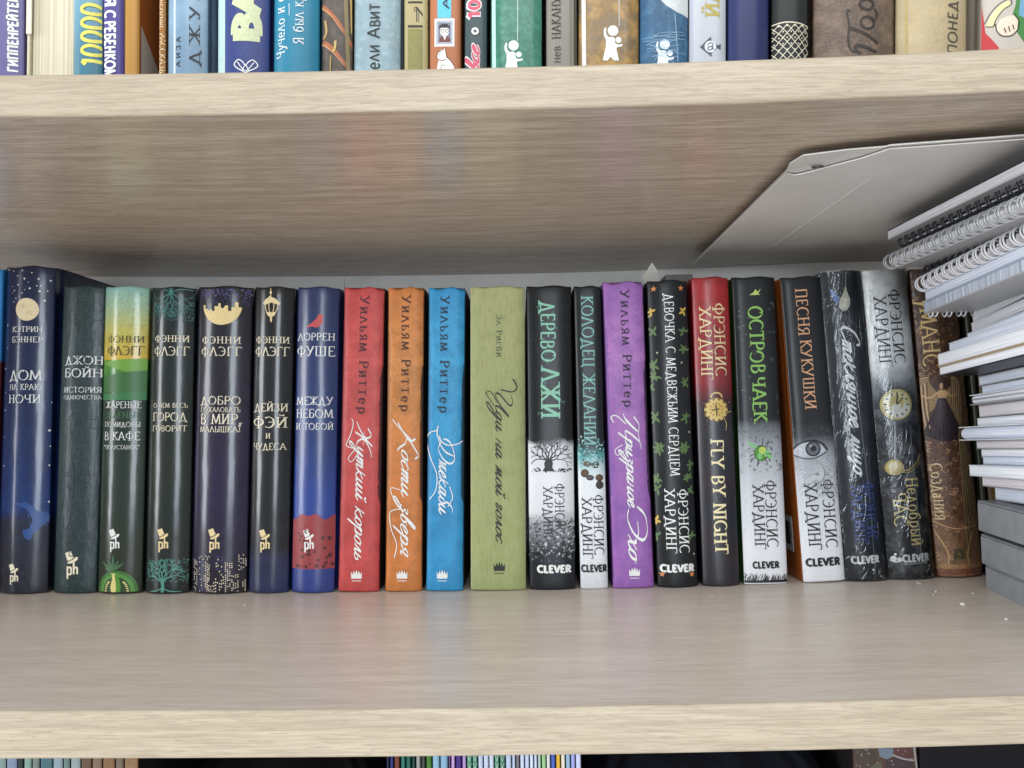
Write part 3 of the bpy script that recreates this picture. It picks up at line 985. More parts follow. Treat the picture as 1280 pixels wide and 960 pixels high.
b.decal('tomato_picture', P, [ink('3c7030', .4), ink('56913a', .4), ink('24461f', .4), ink('e6d88a', .4), ink('3f6b46', .4)], .0001)
b.text('author_lettering', [('ФЭННИ', (134.5, 428), (178.5, 428), 8), ('ФЛЭГГ', (134, 444), (178.5, 444), 11)], ink('3d3c18', .45))
b.text('title_lettering', [('ЖАРЕНЫЕ', (131.5, 510), (175, 510), 8), ('ЗЕЛЕНЫЕ', (130.5, 522.5), (174.5, 522.5), 7.6, 1), ('ПОМИДОРЫ', (130, 533.5), (174, 533.5), 6), ('В КАФЕ', (129.5, 550), (173.5, 550), 10), ('"ПОЛУСТАНОК"', (129, 561.5), (173, 561.5), 5)], [WHITE, ink('4a7a55', .45)])
hat_logo(b, 144.5, 685, WHITE, 1.05)
tag(b.root, 'book with teal to yellow sky, green hills and half tomato at its foot', 'book', row)

# -- dark green with two trees
b = Book('book', (189.5, 359), (245.5, 360), (181, 742), (237, 742), sag=.005, p=2.0)
b.build(spine_mat('spine_dark_green', b.h, st(359, 742, (359, '121d1e'), (420, '1d2624'), (600, '20281f'), (742, '141d1d')), b.w, .06, mott=((45, .5, '122526'), (300, .12, '35403a')), **GLOSS))
rng = random.Random(11)
P = []
for a in (-150, -120, -95, -70, -35):
    branch(b, rng, 215, 366, a, 11, 1.5, 4, P, 0, 30, (191, 243, 361, 403), 2, .74)
P += [(r, 0) for r in b.stroke([(213.5, 360), (215, 366), (217, 360)], 2.2)]
P += [(r, 0) for r in b.stroke([(193, 361.5), (205, 361), (213, 366)], 1.1)] + [(r, 0) for r in b.stroke([(240, 362.5), (226, 362), (216, 366)], 1.1)]
P += dots(b, rng, 230, 192, 242, 378, 401, .35, .8, 0, 5)
b.decal('root_picture', P, [ink('417f7a', .4)])
P = []
for a in (35, 65, 92, 115, 148):
    branch(b, rng, 204, 727, a, 11, 1.9, 4, P, 0, 31, (182, 234, 697, 732), 2, .75)
P += [(r, 0) for r in b.stroke([(204, 740), (204.6, 732), (204, 725)], 4)] + [(r, 0) for r in b.stroke([(184, 740.5), (196, 738), (203, 735)], 1.4)] + [(r, 0) for r in b.stroke([(226, 740), (213, 738.5), (205.5, 735)], 1.4)]
P += dots(b, rng, 190, 182, 233, 698, 727, .4, .9, 0, 5)
b.decal('tree_picture', P, [ink('54968a', .4)])
b.text('author_lettering', [('ФЭННИ', (193, 427.5), (235, 427.5), 8), ('ФЛЭГГ', (192.5, 444.5), (235, 444.5), 11)], CREAM)
b.text('title_lettering', [('О ЧЕМ ВЕСЬ', (191, 509.5), (233, 509.5), 5.6), ('ГОРОД', (190.5, 526), (232, 526), 10.2), ('ГОВОРИТ', (190, 539), (232, 539), 7)], CREAM)
hat_logo(b, 205.3, 685, GOLD, 1.08)
tag(b.root, 'glossy dark green book with a teal tree at its foot and roots at its head', 'book', row)

# -- purple black book with city and half moon
b = Book('book', (248, 358.5), (317, 359), (239, 741.5), (309, 741.5), sag=.0058, p=2.0)
b.build(spine_mat('spine_city_night', b.h, st(358, 741, (358, '1a1a20'), (430, '1d1c22'), (520, '231f33'), (600, '262040'), (690, '201c33'), (741, '16161b')), b.w, .06, mott=((60, .45, '191724'), (150, .18, '3a3358')), **GLOSS))
rng = random.Random(5)
sky = [(253.3, 381), (256, 381), (256, 386), (260, 386), (260, 388), (265, 387), (266, 389), (269, 389), (269, 383), (274, 383), (274, 379.5), (277, 379.5), (277, 385), (280, 386), (283, 382), (286, 382), (286, 389), (290, 389), (290, 384), (294, 384), (294, 378), (298, 378), (298, 384), (301.6, 384)]
b.decal('moon_picture', [(q_, 0) for q_ in [b.px(sky + [(277.5 + 24.3 * math.cos(R_(a)), 382 + 24.3 * math.sin(R_(a))) for a in range(6, 178, 7)])]], [ink('ecd598', .45)])
P = []
for k in range(150):
    x, y = rng.uniform(249, 315), 361 + abs(rng.gauss(0, 9))
    if y < 381:
        P.append((b.px([(x, y), (x + 1.1, y), (x + 1.1, y + 1.6), (x, y + 1.6)]), rng.choice((0, 0, 1))))
for (x0, x1, y0) in ((240, 245, 698), (246, 254, 694), (255, 262, 708), (257, 263, 694), (268, 274, 722), (271, 278, 694), (275, 280, 712), (282, 290, 702), (291, 298, 718), (297, 308, 692), (264, 268, 730), (301, 308, 725)):
    xs = x0
    kx, ky = rng.choice(((2.0, 3.1), (2.4, 2.6), (2.2, 3.8)))
    while xs < x1:
        y = y0 + rng.uniform(0, 2)
        ym = 741 if x0 != 297 and x0 != 271 else 712
        while y < ym:
            if rng.random() < .62:
                P.append((b.px([(xs, y), (xs + kx * .55, y), (xs + kx * .55, y + ky * .5), (xs, y + ky * .5)]), 2 if x0 not in (246, 271) else rng.choice((0, 0, 2))))
            y += ky
        xs += kx
b.decal('city_picture', P, [ink('453f86', .45), ink('6b6690', .45), ink('d8cdb8', .45)])
b.text('author_lettering', [('ФЭННИ', (252, 429.5), (300, 429.5), 8.4), ('ФЛЭГГ', (251, 445), (301, 445), 11)], CREAM, track=.12)
b.text('title_lettering', [('ДОБРО', (250.5, 505.5), (299.5, 505.5), 10), ('ПОЖАЛОВАТЬ', (250, 515), (299.5, 515), 6), ('В МИР,', (250, 530), (301, 530), 12.6), ('МАЛЫШКА!', (249.5, 540), (299.5, 540), 7)], CREAM)
hat_logo(b, 269.2, 685.5, GOLD, 1.1)
tag(b.root, 'wide purple black book with a half moon over city windows', 'book', row)

# -- black book with a golden lantern
b = Book('book', (318.5, 359), (369.5, 359), (310.5, 741.5), (361, 741.5), sag=.0048, p=2.0)
b.build(spine_mat('spine_black_lantern', b.h, st(359, 741, (359, '1b1c1e'), (600, '1d1e21'), (685, '1f222b'), (700, '242c4c'), (741, '262f58')), b.w, .03, mott=((50, .35, '141517'), (240, .14, '3a3d42')), specks=((95, .66, .3, .58, '6d5f92', .8), (140, .7, .4, 1, '55585c', .5)), **GLOSS))
P = [(b.px([(328.6, 379), (332, 374.5), (336, 372), (338.2, 369.5), (340.2, 371.6), (345, 373.5), (351, 379.5), (349.4, 381.6), (340, 378.5), (331, 381.4)]), 0)]
for (a, c) in (((332, 380), (334.6, 391)), ((348, 380), (345, 391)), ((337, 379), (338.2, 391)), ((343, 379), (341.8, 391))):
    P += [(r, 0) for r in b.stroke([a, ((a[0] * .6 + c[0] * .4) + (-.6 if a[0] < 340 else .6), a[1] * .5 + c[1] * .5), c], 1.0)]
P += [(b.px([(333.4, 390.5), (346, 390.5), (344, 394.6), (341, 396.6), (341, 401), (339.8, 403.5), (338.4, 401), (338.4, 396.6), (335.4, 394.6)]), 0)]
P += [(r, 0) for r in b.stroke([(339.4, 360), (339.4, 371)], 1.0, False)] + [(b.circ(339.4, 366, 1.7, 10), 0)]
b.decal('lantern_picture', P, [ink('e8d4a4', .45)])
b.text('author_lettering', [('ФЭННИ', (319, 429), (360.5, 429), 8), ('ФЛЭГГ', (318.5, 445), (360.5, 445), 11)], CREAM)
b.text('title_lettering', [('ДЕЙЗИ', (317, 514), (358.5, 514), 9.6), ('ФЭЙ', (316, 534.5), (357.5, 534.5), 13.2), ('И', (333, 548), (338.5, 548), 6.6), ('ЧУДЕСА', (316, 562), (356.5, 562), 8)], CREAM)
hat_logo(b, 332, 685.5, GOLD, 1.05)
tag(b.root, 'glossy black book with a golden street lantern at the head of its spine', 'book', row)

# -- blue book with bird and red earth
b = Book('book', (371, 359), (426.5, 359.5), (364.5, 742), (418.5, 742), sag=.005, p=2.0)
b.build(spine_mat('spine_deep_blue', b.h, st(359, 742, (359, '1c2a57'), (450, '1d2f63'), (560, '1f3876'), (640, '223f96'), (742, '20357c')), b.w, .04, mott=((80, .25, '16244e'),), specks=((900, .7, 0, 1, '9db4e0', .7),), rough=.34, spec=.5, coat=.5, coatr=.2, bump=(60, .35, .0012)))
rng = random.Random(8)
b.decal('bird_picture', [(b.px([(384.6, 409.4), (384.2, 407.4), (389, 404.6), (393.4, 401), (396.4, 398.4), (397.6, 395.6), (399.2, 393.4), (401.4, 392.6), (403.2, 394), (406.2, 395.6), (403.2, 396.8), (404, 400), (403.4, 404), (401, 407.4), (397.4, 409.6), (394, 409.6), (391, 408.2)]), 0)], [ink('c45250', .45)])
top_ = [(362 + 2.5 * i, 645 + 2.2 * math.sin(i * .8) + 2.4 * math.sin(i * .37 + 1)) for i in range(25)]
P = [(b.px(top_ + [(424, 711), (362, 711)]), 0)] + dots(b, rng, 34, 366, 420, 663, 709, .9, 3.0, 1, 7) + dots(b, rng, 30, 366, 420, 650, 709, .4, .9, 1, 5)
b.decal('earth_picture', P, [ink('983b3e', .4), ink('4c2328', .45)], .0001)
b.text('author_lettering', [('ЛОРРЕН', (371.5, 425.5), (417.5, 425.5), 9), ('ФУШЕ', (370.5, 445), (417.5, 445), 12)], WHITE)
b.text('title_lettering', [('МЕЖДУ', (370, 506), (415, 506), 10), ('НЕБОМ', (369.5, 522), (415, 522), 10.4), ('И ТОБОЙ', (369, 537), (415.5, 537), 8)], WHITE)
hat_logo(b, 387, 685.5, WHITE, 1.05)
tag(b.root, 'deep blue book with a small red bird and a band of red earth', 'book', row)


# -- four matte books of one set: red, orange, blue, purple
def set_book(TL, TR, BL, BR, name, base, lite, dark, grunge, inkc, rows1, rows2, crown, label, extra=None, seed=0):
    b = Book('book', TL, TR, BL, BR, sag=.0024, p=4.5)
    m = spine_mat(name, b.h, [(0, base), (.35, base), (.75, lite), (1, base)], b.w, .1, 30, mott=((46, .5, dark), (160, .35, dark), (700, .22, dark)),
                  edge=(('r', .0036, grunge, .9, .30, .72), ('l', .004, dark, .7, .3, .85), ('b', .0012, grunge, .6, .05, .97)), specks=((210, .66, .28, .7, dark, .7), (600, .69, .2, 1, lite, .4)), rough=.5, spec=.35, coat=.1, coatr=.35, bump=(500, .12, .0005))
    b.build(m, wav=.0011, board_l=ink(dark, .5), board_r=ink(grunge, .5))
    b.text('author_lettering', rows1, ink(inkc, .5), 'bserif', track=.18)
    P = b.lines(rows2)
    for (pts, w_) in (extra or ()):
        P += [(r, 0) for r in b.stroke(pts, w_)]
    b.decal('title_lettering', P, [WHITE], .00016)
    crown_logo(b, crown[0], crown[1], WHITE)
    tag(b.root, label, 'book', row)
    return b


set_book((430, 359), (482, 359), (422.5, 741.5), (474.5, 741.5), 'spine_red', 'c44c4a', 'd55c58', '963836', '2e2022', '4a1a22',
         [('Уильям Риттер', (450, 371), (449, 516.5), 11.2)], [('Жуткий король', (446, 527), (443.5, 699), 8.6, 0, 'script')], (445.8, 725),
         'matte red book, first of the four with a white crown', [([(440, 523), (442, 530), (438, 545), (433, 556), (440, 560)], 1.1), ([(446, 560), (436, 572), (440, 577), (447, 568)], 1.0)])
set_book((484, 359), (532, 359), (481.5, 742), (528, 742), 'spine_orange', 'cf7c3e', 'dc9352', '96602f', '241d1a', '4c2412',
         [('Уильям Риттер', (502.3, 370), (502, 514), 11.2)], [('Кости зверя', (503, 533), (500, 691), 8.8, 0, 'script')], (502.7, 725),
         'matte orange book between the red book and the sky blue book', [([(491, 524), (497, 532), (505, 540), (514, 549)], 1.3), ([(500, 612), (489, 610), (492, 622), (503, 632)], 1.0), ([(502, 636), (488, 640), (489, 660), (496, 680), (493, 697)], 1.1)])
set_book((534.5, 359), (583.5, 359.5), (532.5, 741), (579.5, 741), 'spine_sky_blue', '3093c8', '44aadb', '24719f', '15242e', '142a3c',
         [('Уильям Риттер', (550.6, 371), (550.4, 515.5), 11.2)], [('Джекаби', (551, 548), (546.5, 640), 8.8, 0, 'script')], (552.8, 725),
         'matte sky blue book beside the wide olive green book', [([(548, 532), (547, 545), (558, 556), (572, 555), (578, 551)], 1.4), ([(548, 538), (537, 541), (533.5, 552), (538, 572), (546, 592), (545, 612), (537, 624)], 1.2), ([(562, 608), (566, 622), (560, 633)], 1.0)])

# -- wide olive linen book
b = Book('book', (587.8, 358), (655.8, 358), (588.2, 739.5), (657.8, 738.5), sag=.0022, p=6)
b.build(spine_mat('spine_olive_linen', b.h, [(0, '98a06e'), (.5, 'a3a876'), (1, 'a8ab7a')], b.w, .1, mott=((30, .3, 'a7a873'), (120, .3, '7f8c50'), (600, .15, 'aab07c')), fine=(900, .35, '76824c', (1, 1, .12)), edge=(('b', .0016, 'c0c096', .6, 0, 1),), rough=.6, spec=.3, bump=(900, .25, .0004, (1, 1, .15))), wav=.0007)
b.text('author_lettering', [('Эл Ригби', (620.6, 393), (620.6, 446), 6.8)], ink('3a4128', .5), track=.1)
b.decal('title_lettering', b.lines([('Иди на мой голос', (620, 486), (619, 676), 7.4, 0, 'script', .17)])
        + [(r, 0) for r in b.stroke([(641, 474), (646, 484), (640, 490), (626, 487)], 1.6)] + [(r, 0) for r in b.stroke([(618, 508), (610, 496), (607.5, 491), (614, 490), (621, 503)], .9)], [ink('20241a', .5)], .00016)
crown_logo(b, 624.2, 715.5, ink('1b1e17', .5), 1.05)
tag(b.root, 'wide olive green linen book with thin black handwriting', 'book', row)

AUTH = ('ФРЭНСИС', 'ХАРДИНГ')

# -- black book with a bare tree
b = Book('book', (656.6, 357.5), (715, 357.5), (661.8, 738), (719.8, 737.5), sag=.0028, p=3.2)
b.build(spine_mat('spine_black_tree', b.h, st(357, 738, (357, '15181a'), (530, '16191b'), (551, '1d2022'), (558, 'd2d5d9'), (600, 'e2e4e8'), (640, 'd8dade'), (662, '8a8e94'), (690, '1b1f25'), (738, '1a1e24')), b.w, .07, 60,
                  specks=((520, .5, .13, .235, '1a1c20', .9), (420, .56, .10, .2, 'd6d9df', .9), (600, .64, .3, .44, '8e9298', .5), (300, .64, .6, .95, '2c3436', .8)), **SATIN), board_l=ink('1a1c1f', .4))
rng = random.Random(21)
P = []
for a in (20, 42, 65, 90, 112, 138, 160):
    branch(b, rng, 686, 577, a, 10, 1.9, 4, P, 0, 30, (663, 717, 548, 590), 2, .78)
P += [(b.px([(678, 589), (681, 584), (680, 579), (683, 574), (689, 573), (691, 579), (690, 584), (693, 589)]), 0)]
P += dots(b, rng, 60, 665, 716, 585, 590, .4, 1.2, 0, 6)
b.decal('tree_picture', P, [ink('191b1e', .45)])
P = []
for k in range(16):
    x, y = rng.choice(((664, 380 + 9 * k), (711, 372 + 9 * k)))
    branch(b, rng, x + rng.uniform(-2, 2), y, rng.uniform(0, 360), 6, .6, 2, P, 0, 35, (660, 715, 360, 540))
b.decal('twig_picture', P, [ink('2f3a3c', .4)])
b.text('title_lettering', [('ДЕРЕВО', (676, 378), (676.6, 451.5), 17), ('ЛЖИ', (676, 461), (677, 521), 23)], [ink('86c4a8', .4)], font='bserif', jit=.03)
P = []
for k in range(10):
    branch(b, rng, rng.uniform(676, 700), 380 + 15 * k, rng.uniform(0, 360), 5, .6, 1, P)
b.decal('thorn_picture', P, [ink('6aa58c', .4)], .00013)
b.text('author_lettering', [(AUTH[0], (693, 605), (694.5, 667), 11.5), (AUTH[1], (678.6, 609), (680, 671), 11.5)], BLACK)
b.text('publisher_lettering', [('CLEVER', (672.5, 715), (713, 715), 8)], WHITE, 'heavy')
tag(b.root, 'black book with pale green title above a bare tree on white', 'book', row)

# -- narrow black and white book with coins
b = Book('book', (717.5, 357.5), (750, 357.5), (725.5, 738), (760.5, 737), sag=.002, p=4)
b.build(spine_mat('spine_well', b.h, st(357, 738, (357, '1b1f21'), (548, '1a1e20'), (560, '1f3a3c'), (572, '5fa3a4'), (588, 'b8cfd2'), (604, 'e0e4e7'), (700, 'd8dbdf'), (738, 'ccd0d4')), b.w, .05, 90,
                  specks=((420, .58, .42, .56, '1a2a2c', .95), (500, .6, .0, .42, '8a8d92', .6), (700, .64, 0, .3, '4a4d52', .6)), **SATIN), board_l=ink('222b30', .4), board_r=ink('23303a', .35))
rng = random.Random(31)
P = []
for i, (x, y) in enumerate(((734, 580), (744, 581), (731, 591.5), (737.5, 597), (749, 597), (749.5, 606))):
    P += [(b.circ(x, y, 5, 16, 3.6 + (i % 3) * .8), 0), (b.circ(x - .6, y - .6, 4, 16, 2.8 + (i % 3) * .7), 1 + i % 2)]
b.decal('coin_picture', P, [ink('1e1712', .4), ink('5c4426', .4), ink('3a2c1e', .4)])
b.decal('splash_picture', dots(b, rng, 90, 723, 757, 545, 585, .3, 1.4, 0, 6) + dots(b, rng, 50, 723, 757, 540, 580, .3, 1.2, 1, 6), [ink('a9d8d8', .4), ink('182224', .4)])
b.text('title_lettering', [('КОЛОДЕЦ ЖЕЛАНИЙ', (727.3, 371), (729.8, 556), 14.5)], ink('7db9b2', .4), jit=.02)
b.text('author_lettering', [(AUTH[0], (741.6, 619), (743, 693), 12), (AUTH[1], (727.4, 623), (728.6, 698), 12)], BLACK)
b.text('publisher_lettering', [('CLEVER', (727.5, 714), (758, 714), 7.6)], BLACK, 'heavy')
tag(b.root, 'narrow black book with teal title and coins above a white foot', 'book', row)

set_book((752.5, 352.5), (803.5, 351.5), (766, 736), (818, 735), 'spine_purple', '9a64ab', 'b97fc0', '704b98', '2b1c33', '2c1436',
         [('Уильям Риттер', (776.3, 363.5), (779, 508.5), 11)], [('Призрачное', (780.5, 522), (784.5, 632), 8, 0, 'script', .19), ('Эхо', (783, 636), (787, 697), 10, 0, 'script', .19)], (793, 721.5),
         'matte purple book with white handwriting beside the narrow white footed book', [([(767, 528), (764, 521), (771, 520), (782, 530)], 1.4), ([(778, 556), (769, 562), (772, 569), (784, 560)], 1.0)])

# -- black book with leaves and stars
b = Book('book', (807.5, 351.5), (858.5, 350.5), (821.5, 734.5), (873, 733.5), sag=.0042, p=2.4)
b.build(spine_mat('spine_black_leaves', b.h, [(0, '1b1e21'), (.5, '1e2124'), (1, '1c1f22')], b.w, mott=((80, .3, '141618'),), **SATIN))
rng = random.Random(41)
P = []
for (x, y) in ((817, 361), (851, 360), (828, 718), (865, 717.5)):
    P.append((b.px(star(x, y, 4)), 2))
c7 = lambda x, y: (700 + x / 4, 320 + y / 4)
c8 = lambda x, y: (700 + x / 4, 540 + y / 4)
for (p, n, mi, L_) in ((c7(459, 278), 4, 1, 7), (c7(618, 275), 4, 1, 7), (c7(470, 378), 4, 0, 8), (c7(618, 376), 4, 0, 8), (c7(622, 468), 5, 0, 8), (c7(472, 545), 6, 0, 9), (c7(476, 600), 6, 0, 9), (c7(462, 655), 4, 0, 7), (c7(628, 632), 5, 0, 9),
                       (c7(480, 806), 5, 0, 9), (c7(632, 806), 5, 0, 9), (c7(498, 955), 5, 0, 9), (c7(622, 955), 5, 0, 9), (c8(495, 85), 5, 0, 9), (c8(628, 82), 5, 0, 9), (c8(488, 235), 6, 0, 9), (c8(640, 228), 6, 0, 8), (c8(655, 165), 4, 0, 8), (c8(490, 285), 4, 0, 8), (c8(488, 440), 5, 1, 6),
                       (c8(488, 520), 4, 0, 7), (c8(660, 520), 4, 0, 7), (c8(655, 290), 4, 0, 6)):
    a0 = rng.uniform(0, 90)
    for k in range(n):
        P.append(leaf(b, p[0], p[1], L_ * rng.uniform(.7, 1.1), a0 + 300 * k / n, 1.5, mi))
for (x, y) in (c7(486, 484), c7(607, 533), c7(446, 300), c8(470, 570), c7(655, 440), c8(672, 610), c7(460, 880), c7(648, 880)):
    P.append((b.px(star(x, y, 1.6)), 3))
b.decal('leaf_picture', P, [ink('5d7a48', .45), ink('cfae4c', .45), ink('d98a52', .45), ink('e0d8b8', .45)])
b.text('title_lettering', [('ДЕВОЧКА С МЕДВЕЖЬИМ СЕРДЦЕМ', (829.5, 368), (837.6, 594), 11.6)], WHITE)
b.text('author_lettering', [(AUTH[0], (847, 612), (849, 690.5), 12.4), (AUTH[1], (830.5, 612), (833, 691), 12.4)], WHITE)
b.text('publisher_lettering', [('CLEVER', (826.5, 714), (867, 714), 8)], WHITE, 'heavy')
tag(b.root, 'black book edged with green leaves and small gold stars', 'book', row)

# -- red topped black book with a golden clock
b = Book('book', (861, 347), (912.5, 346.5), (878, 734.5), (925.5, 733.5), sag=.0042, p=2.3)
b.build(spine_mat('spine_red_black', b.h, st(347, 734, (347, '8e1f24'), (360, 'a3262b'), (430, '9c2a2e'), (480, '8a2228'), (508, '321a20'), (530, '1c1f28'), (734, '1c202a')), b.w, .03, 60, mott=((60, .35, '3a141a'), (260, .2, '20181e')), rough=.36, coat=.3, coatr=.25, bump=(60, .25, .001)))
P = []
cx, cy = 895, 512
rng = random.Random(51)
P += [(b.circ(cx, cy, 14.5, 24), 0), (b.circ(cx, cy, 11.8, 24), 1), (b.circ(cx, cy, 9.6, 24), 2)]
for k in range(12):
    t = k * math.pi / 6
    P += [(b.circ(cx + 12.8 * math.cos(t), cy + 12.8 * math.sin(t), 1.9, 8), 1)]
    P += [(r, 3) for r in b.stroke([(cx + 7 * math.cos(t), cy + 7 * math.sin(t)), (cx + 8.8 * math.cos(t), cy + 8.8 * math.sin(t))], .9, False)]
P += [(r, 3) for r in b.stroke([(cx + 1, cy + 7), (cx - 1, cy - 6)], 1.6, False)] + [(r, 3) for r in b.stroke([(cx - 6, cy + 1), (cx + 4, cy - 1)], 1.4, False)]
P += [(r, 1) for r in b.stroke([(cx - 7 + 7 * (1 + math.cos(t)), cy - 15 - 6 * math.sin(t)) for t in [.35 * j for j in range(10)]], 1.8)]
P += [(r, 1) for r in b.stroke([(cx + 9, cy + 9), (cx + 13, cy + 18), (cx + 12, cy + 26)], .7)] + [(r, 1) for r in b.stroke([(cx + 12, cy + 4), (cx + 20, cy + 2)], .7)]
P += dots(b, rng, 24, 880, 920, 498, 545, .3, .7, 1, 5)
b.decal('clock_picture', P, [ink('8a6a2c', .4), ink('d9be78', .4), ink('cfae5a', .4), ink('2a2013', .4)])
b.text('author_lettering', [(AUTH[0], (891.4, 380), (893.6, 470), 14), (AUTH[1], (874.6, 385), (877, 474.5), 13.4)], ink('e6d3a2', .4), jit=.02)
b.text('title_lettering', [('FLY BY NIGHT', (888, 550), (893.4, 691.5), 15.6)], ink('ecdfae', .4), 'bserif', jit=.03)
tag(b.root, 'red topped black book with a golden alarm clock on its spine', 'book', row)

# -- black and silver book with a green beetle
b = Book('book', (915.5, 346.5), (966.5, 345.5), (930, 731.5), (985, 730.5), sag=.002, p=5)
b.build(spine_mat('spine_silver_beetle', b.h, st(346, 731, (346, '17191b'), (527, '1a1c1f'), (534, '5d6166'), (560, '9a9ea4'), (610, 'c4c7cc'), (680, 'd8dbdf'), (731, 'dcdee2')), b.w, .015, 120,
                  specks=((400, .56, .36, .53, '2e3136', .8), (600, .6, .12, .5, '84878c', .6), (700, .66, .55, 1, '3a4244', .6)), **SATIN), board_l=ink('376328', .4), board_r=ink('24282c', .4))
rng = random.Random(61)
P = [(b.circ(951, 566.5, 8.6, 22, 10), 3), (b.circ(950.5, 567, 7.6, 22, 9), 0), (b.circ(953, 563, 4.8, 16, 4.8), 1), (b.circ(949.5, 570, 3, 12, 4), 2)]
P += [(b.px([(944, 561), (936, 556), (932.5, 551), (938, 553), (947, 558)]), 2), (b.px([(956, 562), (962, 564), (966, 572), (960, 574), (955, 569)]), 2)]
for (dx, dy_) in ((-12, 4), (-11, 9), (-4, 13), (10, 8), (11, 2), (7, 12), (2, -14), (8, -11)):
    P += [(r, 3) for r in b.stroke([(951 + dx * .6, 566 + dy_ * .6), (951 + dx, 566 + dy_ - 1), (951 + dx * 1.15, 566 + dy_ * 1.3)], .9)]
b.decal('beetle_picture', P, [ink('4f8f2c', .3), ink('b6cf5a', .3), ink('7fbf7a', .35), ink('1c2416', .4)])
P = []
for k in range(26):
    x, y = rng.choice((rng.uniform(921, 934), rng.uniform(958, 970))), rng.uniform(365, 535)
    x += (y - 365) * .06
    r = rng.uniform(1.2, 2.6)
    for j in range(3):
        t = rng.uniform(0, 3.14)
        P += [(q2, 0) for q2 in b.stroke([(x - r * math.cos(t), y - r * math.sin(t)), (x + r * math.cos(t), y + r * math.sin(t))], .5, False)]
b.decal('flake_picture', P, [ink('5a6468', .45)])
P = [(b.px([(928, 733), (928, 726), (986, 724), (986, 733)]), 0)]
for k in range(70):
    x = rng.uniform(930, 984)
    P += [(r, 0) for r in b.stroke([(x, 728), (x + rng.uniform(-1, 2), 724), (x + rng.uniform(0, 4), 718 + rng.uniform(-2, 4))], 1.1, True, .3)]
b.decal('grass_picture', P, [ink('202226', .45)])
b.text('title_lettering', [('ОСТРОВ', (935.4, 384), (938.4, 466), 17), ('ЧАЕК', (939.4, 472), (942, 527), 16.5)], [ink('86ba58', .4)], 'bserif', jit=.03)
b.decal('gull_picture', [(b.px([(936, 369), (941, 366), (944, 361.5), (946, 365), (951, 361), (947, 367), (950, 368.5), (943, 369)]), 0), (b.circ(942.6, 441, 3.4, 14), 1)], [ink('b9c86a', .4), ink('1d261a', .4)], .0003)
b.text('author_lettering', [(AUTH[0], (955.6, 601), (958.4, 683), 13.6), (AUTH[1], (940.4, 607), (943.6, 686), 13.2)], BLACK)
b.text('publisher_lettering', [('CLEVER', (941.5, 709.5), (973, 709.5), 7.2)], BLACK, 'heavy')
tag(b.root, 'black and silver book with a green beetle and bright green title', 'book', row)

# -- black and silver book with an eye, orange boards
b = Book('book', (974, 346), (1026.5, 345.5), (1004, 729.5), (1057, 728.5), sag=.002, p=5)
b.build(spine_mat('spine_silver_eye', b.h, st(346, 729, (346, '1a1b1d'), (530, '1b1d1f'), (548, '33373b'), (572, '9ca0a6'), (600, 'bcc0c5'), (660, 'd4d7dc'), (729, 'dadde1')), b.w, .03, 100,
                  specks=((420, .58, .3, .5, '4a4d52', .7), (600, .6, .0, .5, '8b8e93', .5)), **SATIN), board_l=ink('bb662b', .42), board_r=ink('b0602a', .42))
rng = random.Random(71)
P = [(b.px([(990, 567), (996, 558), (1004, 553.5), (1016, 552), (1026, 556), (1032, 563), (1026, 568), (1016, 571.5), (1004, 571.5)]), 0), (b.circ(1016, 561, 9.6, 24), 1), (b.circ(1016, 561, 8, 24), 2), (b.circ(1016.5, 560.5, 3.6, 16), 1), (b.circ(1013, 557.5, 1.5, 8), 0)]
for k in range(18):
    t = k * .35
    P += [(r, 3) for r in b.stroke([(1016 + 4 * math.cos(t), 561 + 4 * math.sin(t)), (1016 + 7.4 * math.cos(t), 561 + 7.4 * math.sin(t))], .5, False)]
P += [(r, 1) for r in b.stroke([(988, 568), (996, 557), (1006, 552), (1018, 550.5), (1028, 555), (1034, 563)], 2)] + [(r, 1) for r in b.stroke([(990, 568), (1004, 573), (1018, 572.6), (1032, 565)], 1)]
b.decal('eye_picture', P, [ink('b8bcc4', .4), ink('131416', .35), ink('4b5058', .35), ink('8c929a', .4)])
P = []
for k in range(12):
    branch(b, rng, rng.uniform(1010, 1050), rng.uniform(572, 600), rng.uniform(200, 340), 10, .7, 3, P, 0, 25, (1000, 1056, 560, 650))
b.decal('crack_picture', P, [ink('83878d', .45)])
b.text('title_lettering', [('ПЕСНЯ', (993.4, 362), (998.4, 419), 14), ('КУКУШКИ', (999, 426), (1006, 511), 14)], ink('d3a076', .4), jit=.03)
b.text('author_lettering', [(AUTH[0], (1026.5, 600), (1032, 684), 14.4), (AUTH[1], (1006, 606), (1010.4, 687), 15)], BLACK)
b.text('publisher_lettering', [('CLEVER', (1008.5, 706.5), (1049, 706), 8.4)], BLACK, 'heavy')
P = []
tag(b.root, 'black and silver book with a grey eye and orange side board', 'book', row)
bm = bmesh.new()
bbox_bm(bm, -b.w / 2 - .0003, -b.w / 2 - .0001, .013, .036, .018, .042)
for k in range(7):
    bbox_bm(bm, -b.w / 2 - .0005, -b.w / 2 - .0002, .016 + k * .0025, .0172 + k * .0025 + .0004 * (k % 3), .022, .038)
o = frombm('barcode_sticker', bm, [ink('e4e6e8', .4), ink('1b1c1e', .4)], b.cover)
for i, f in enumerate(o.data.polygons):
    f.material_index = 0 if i < 6 else 1


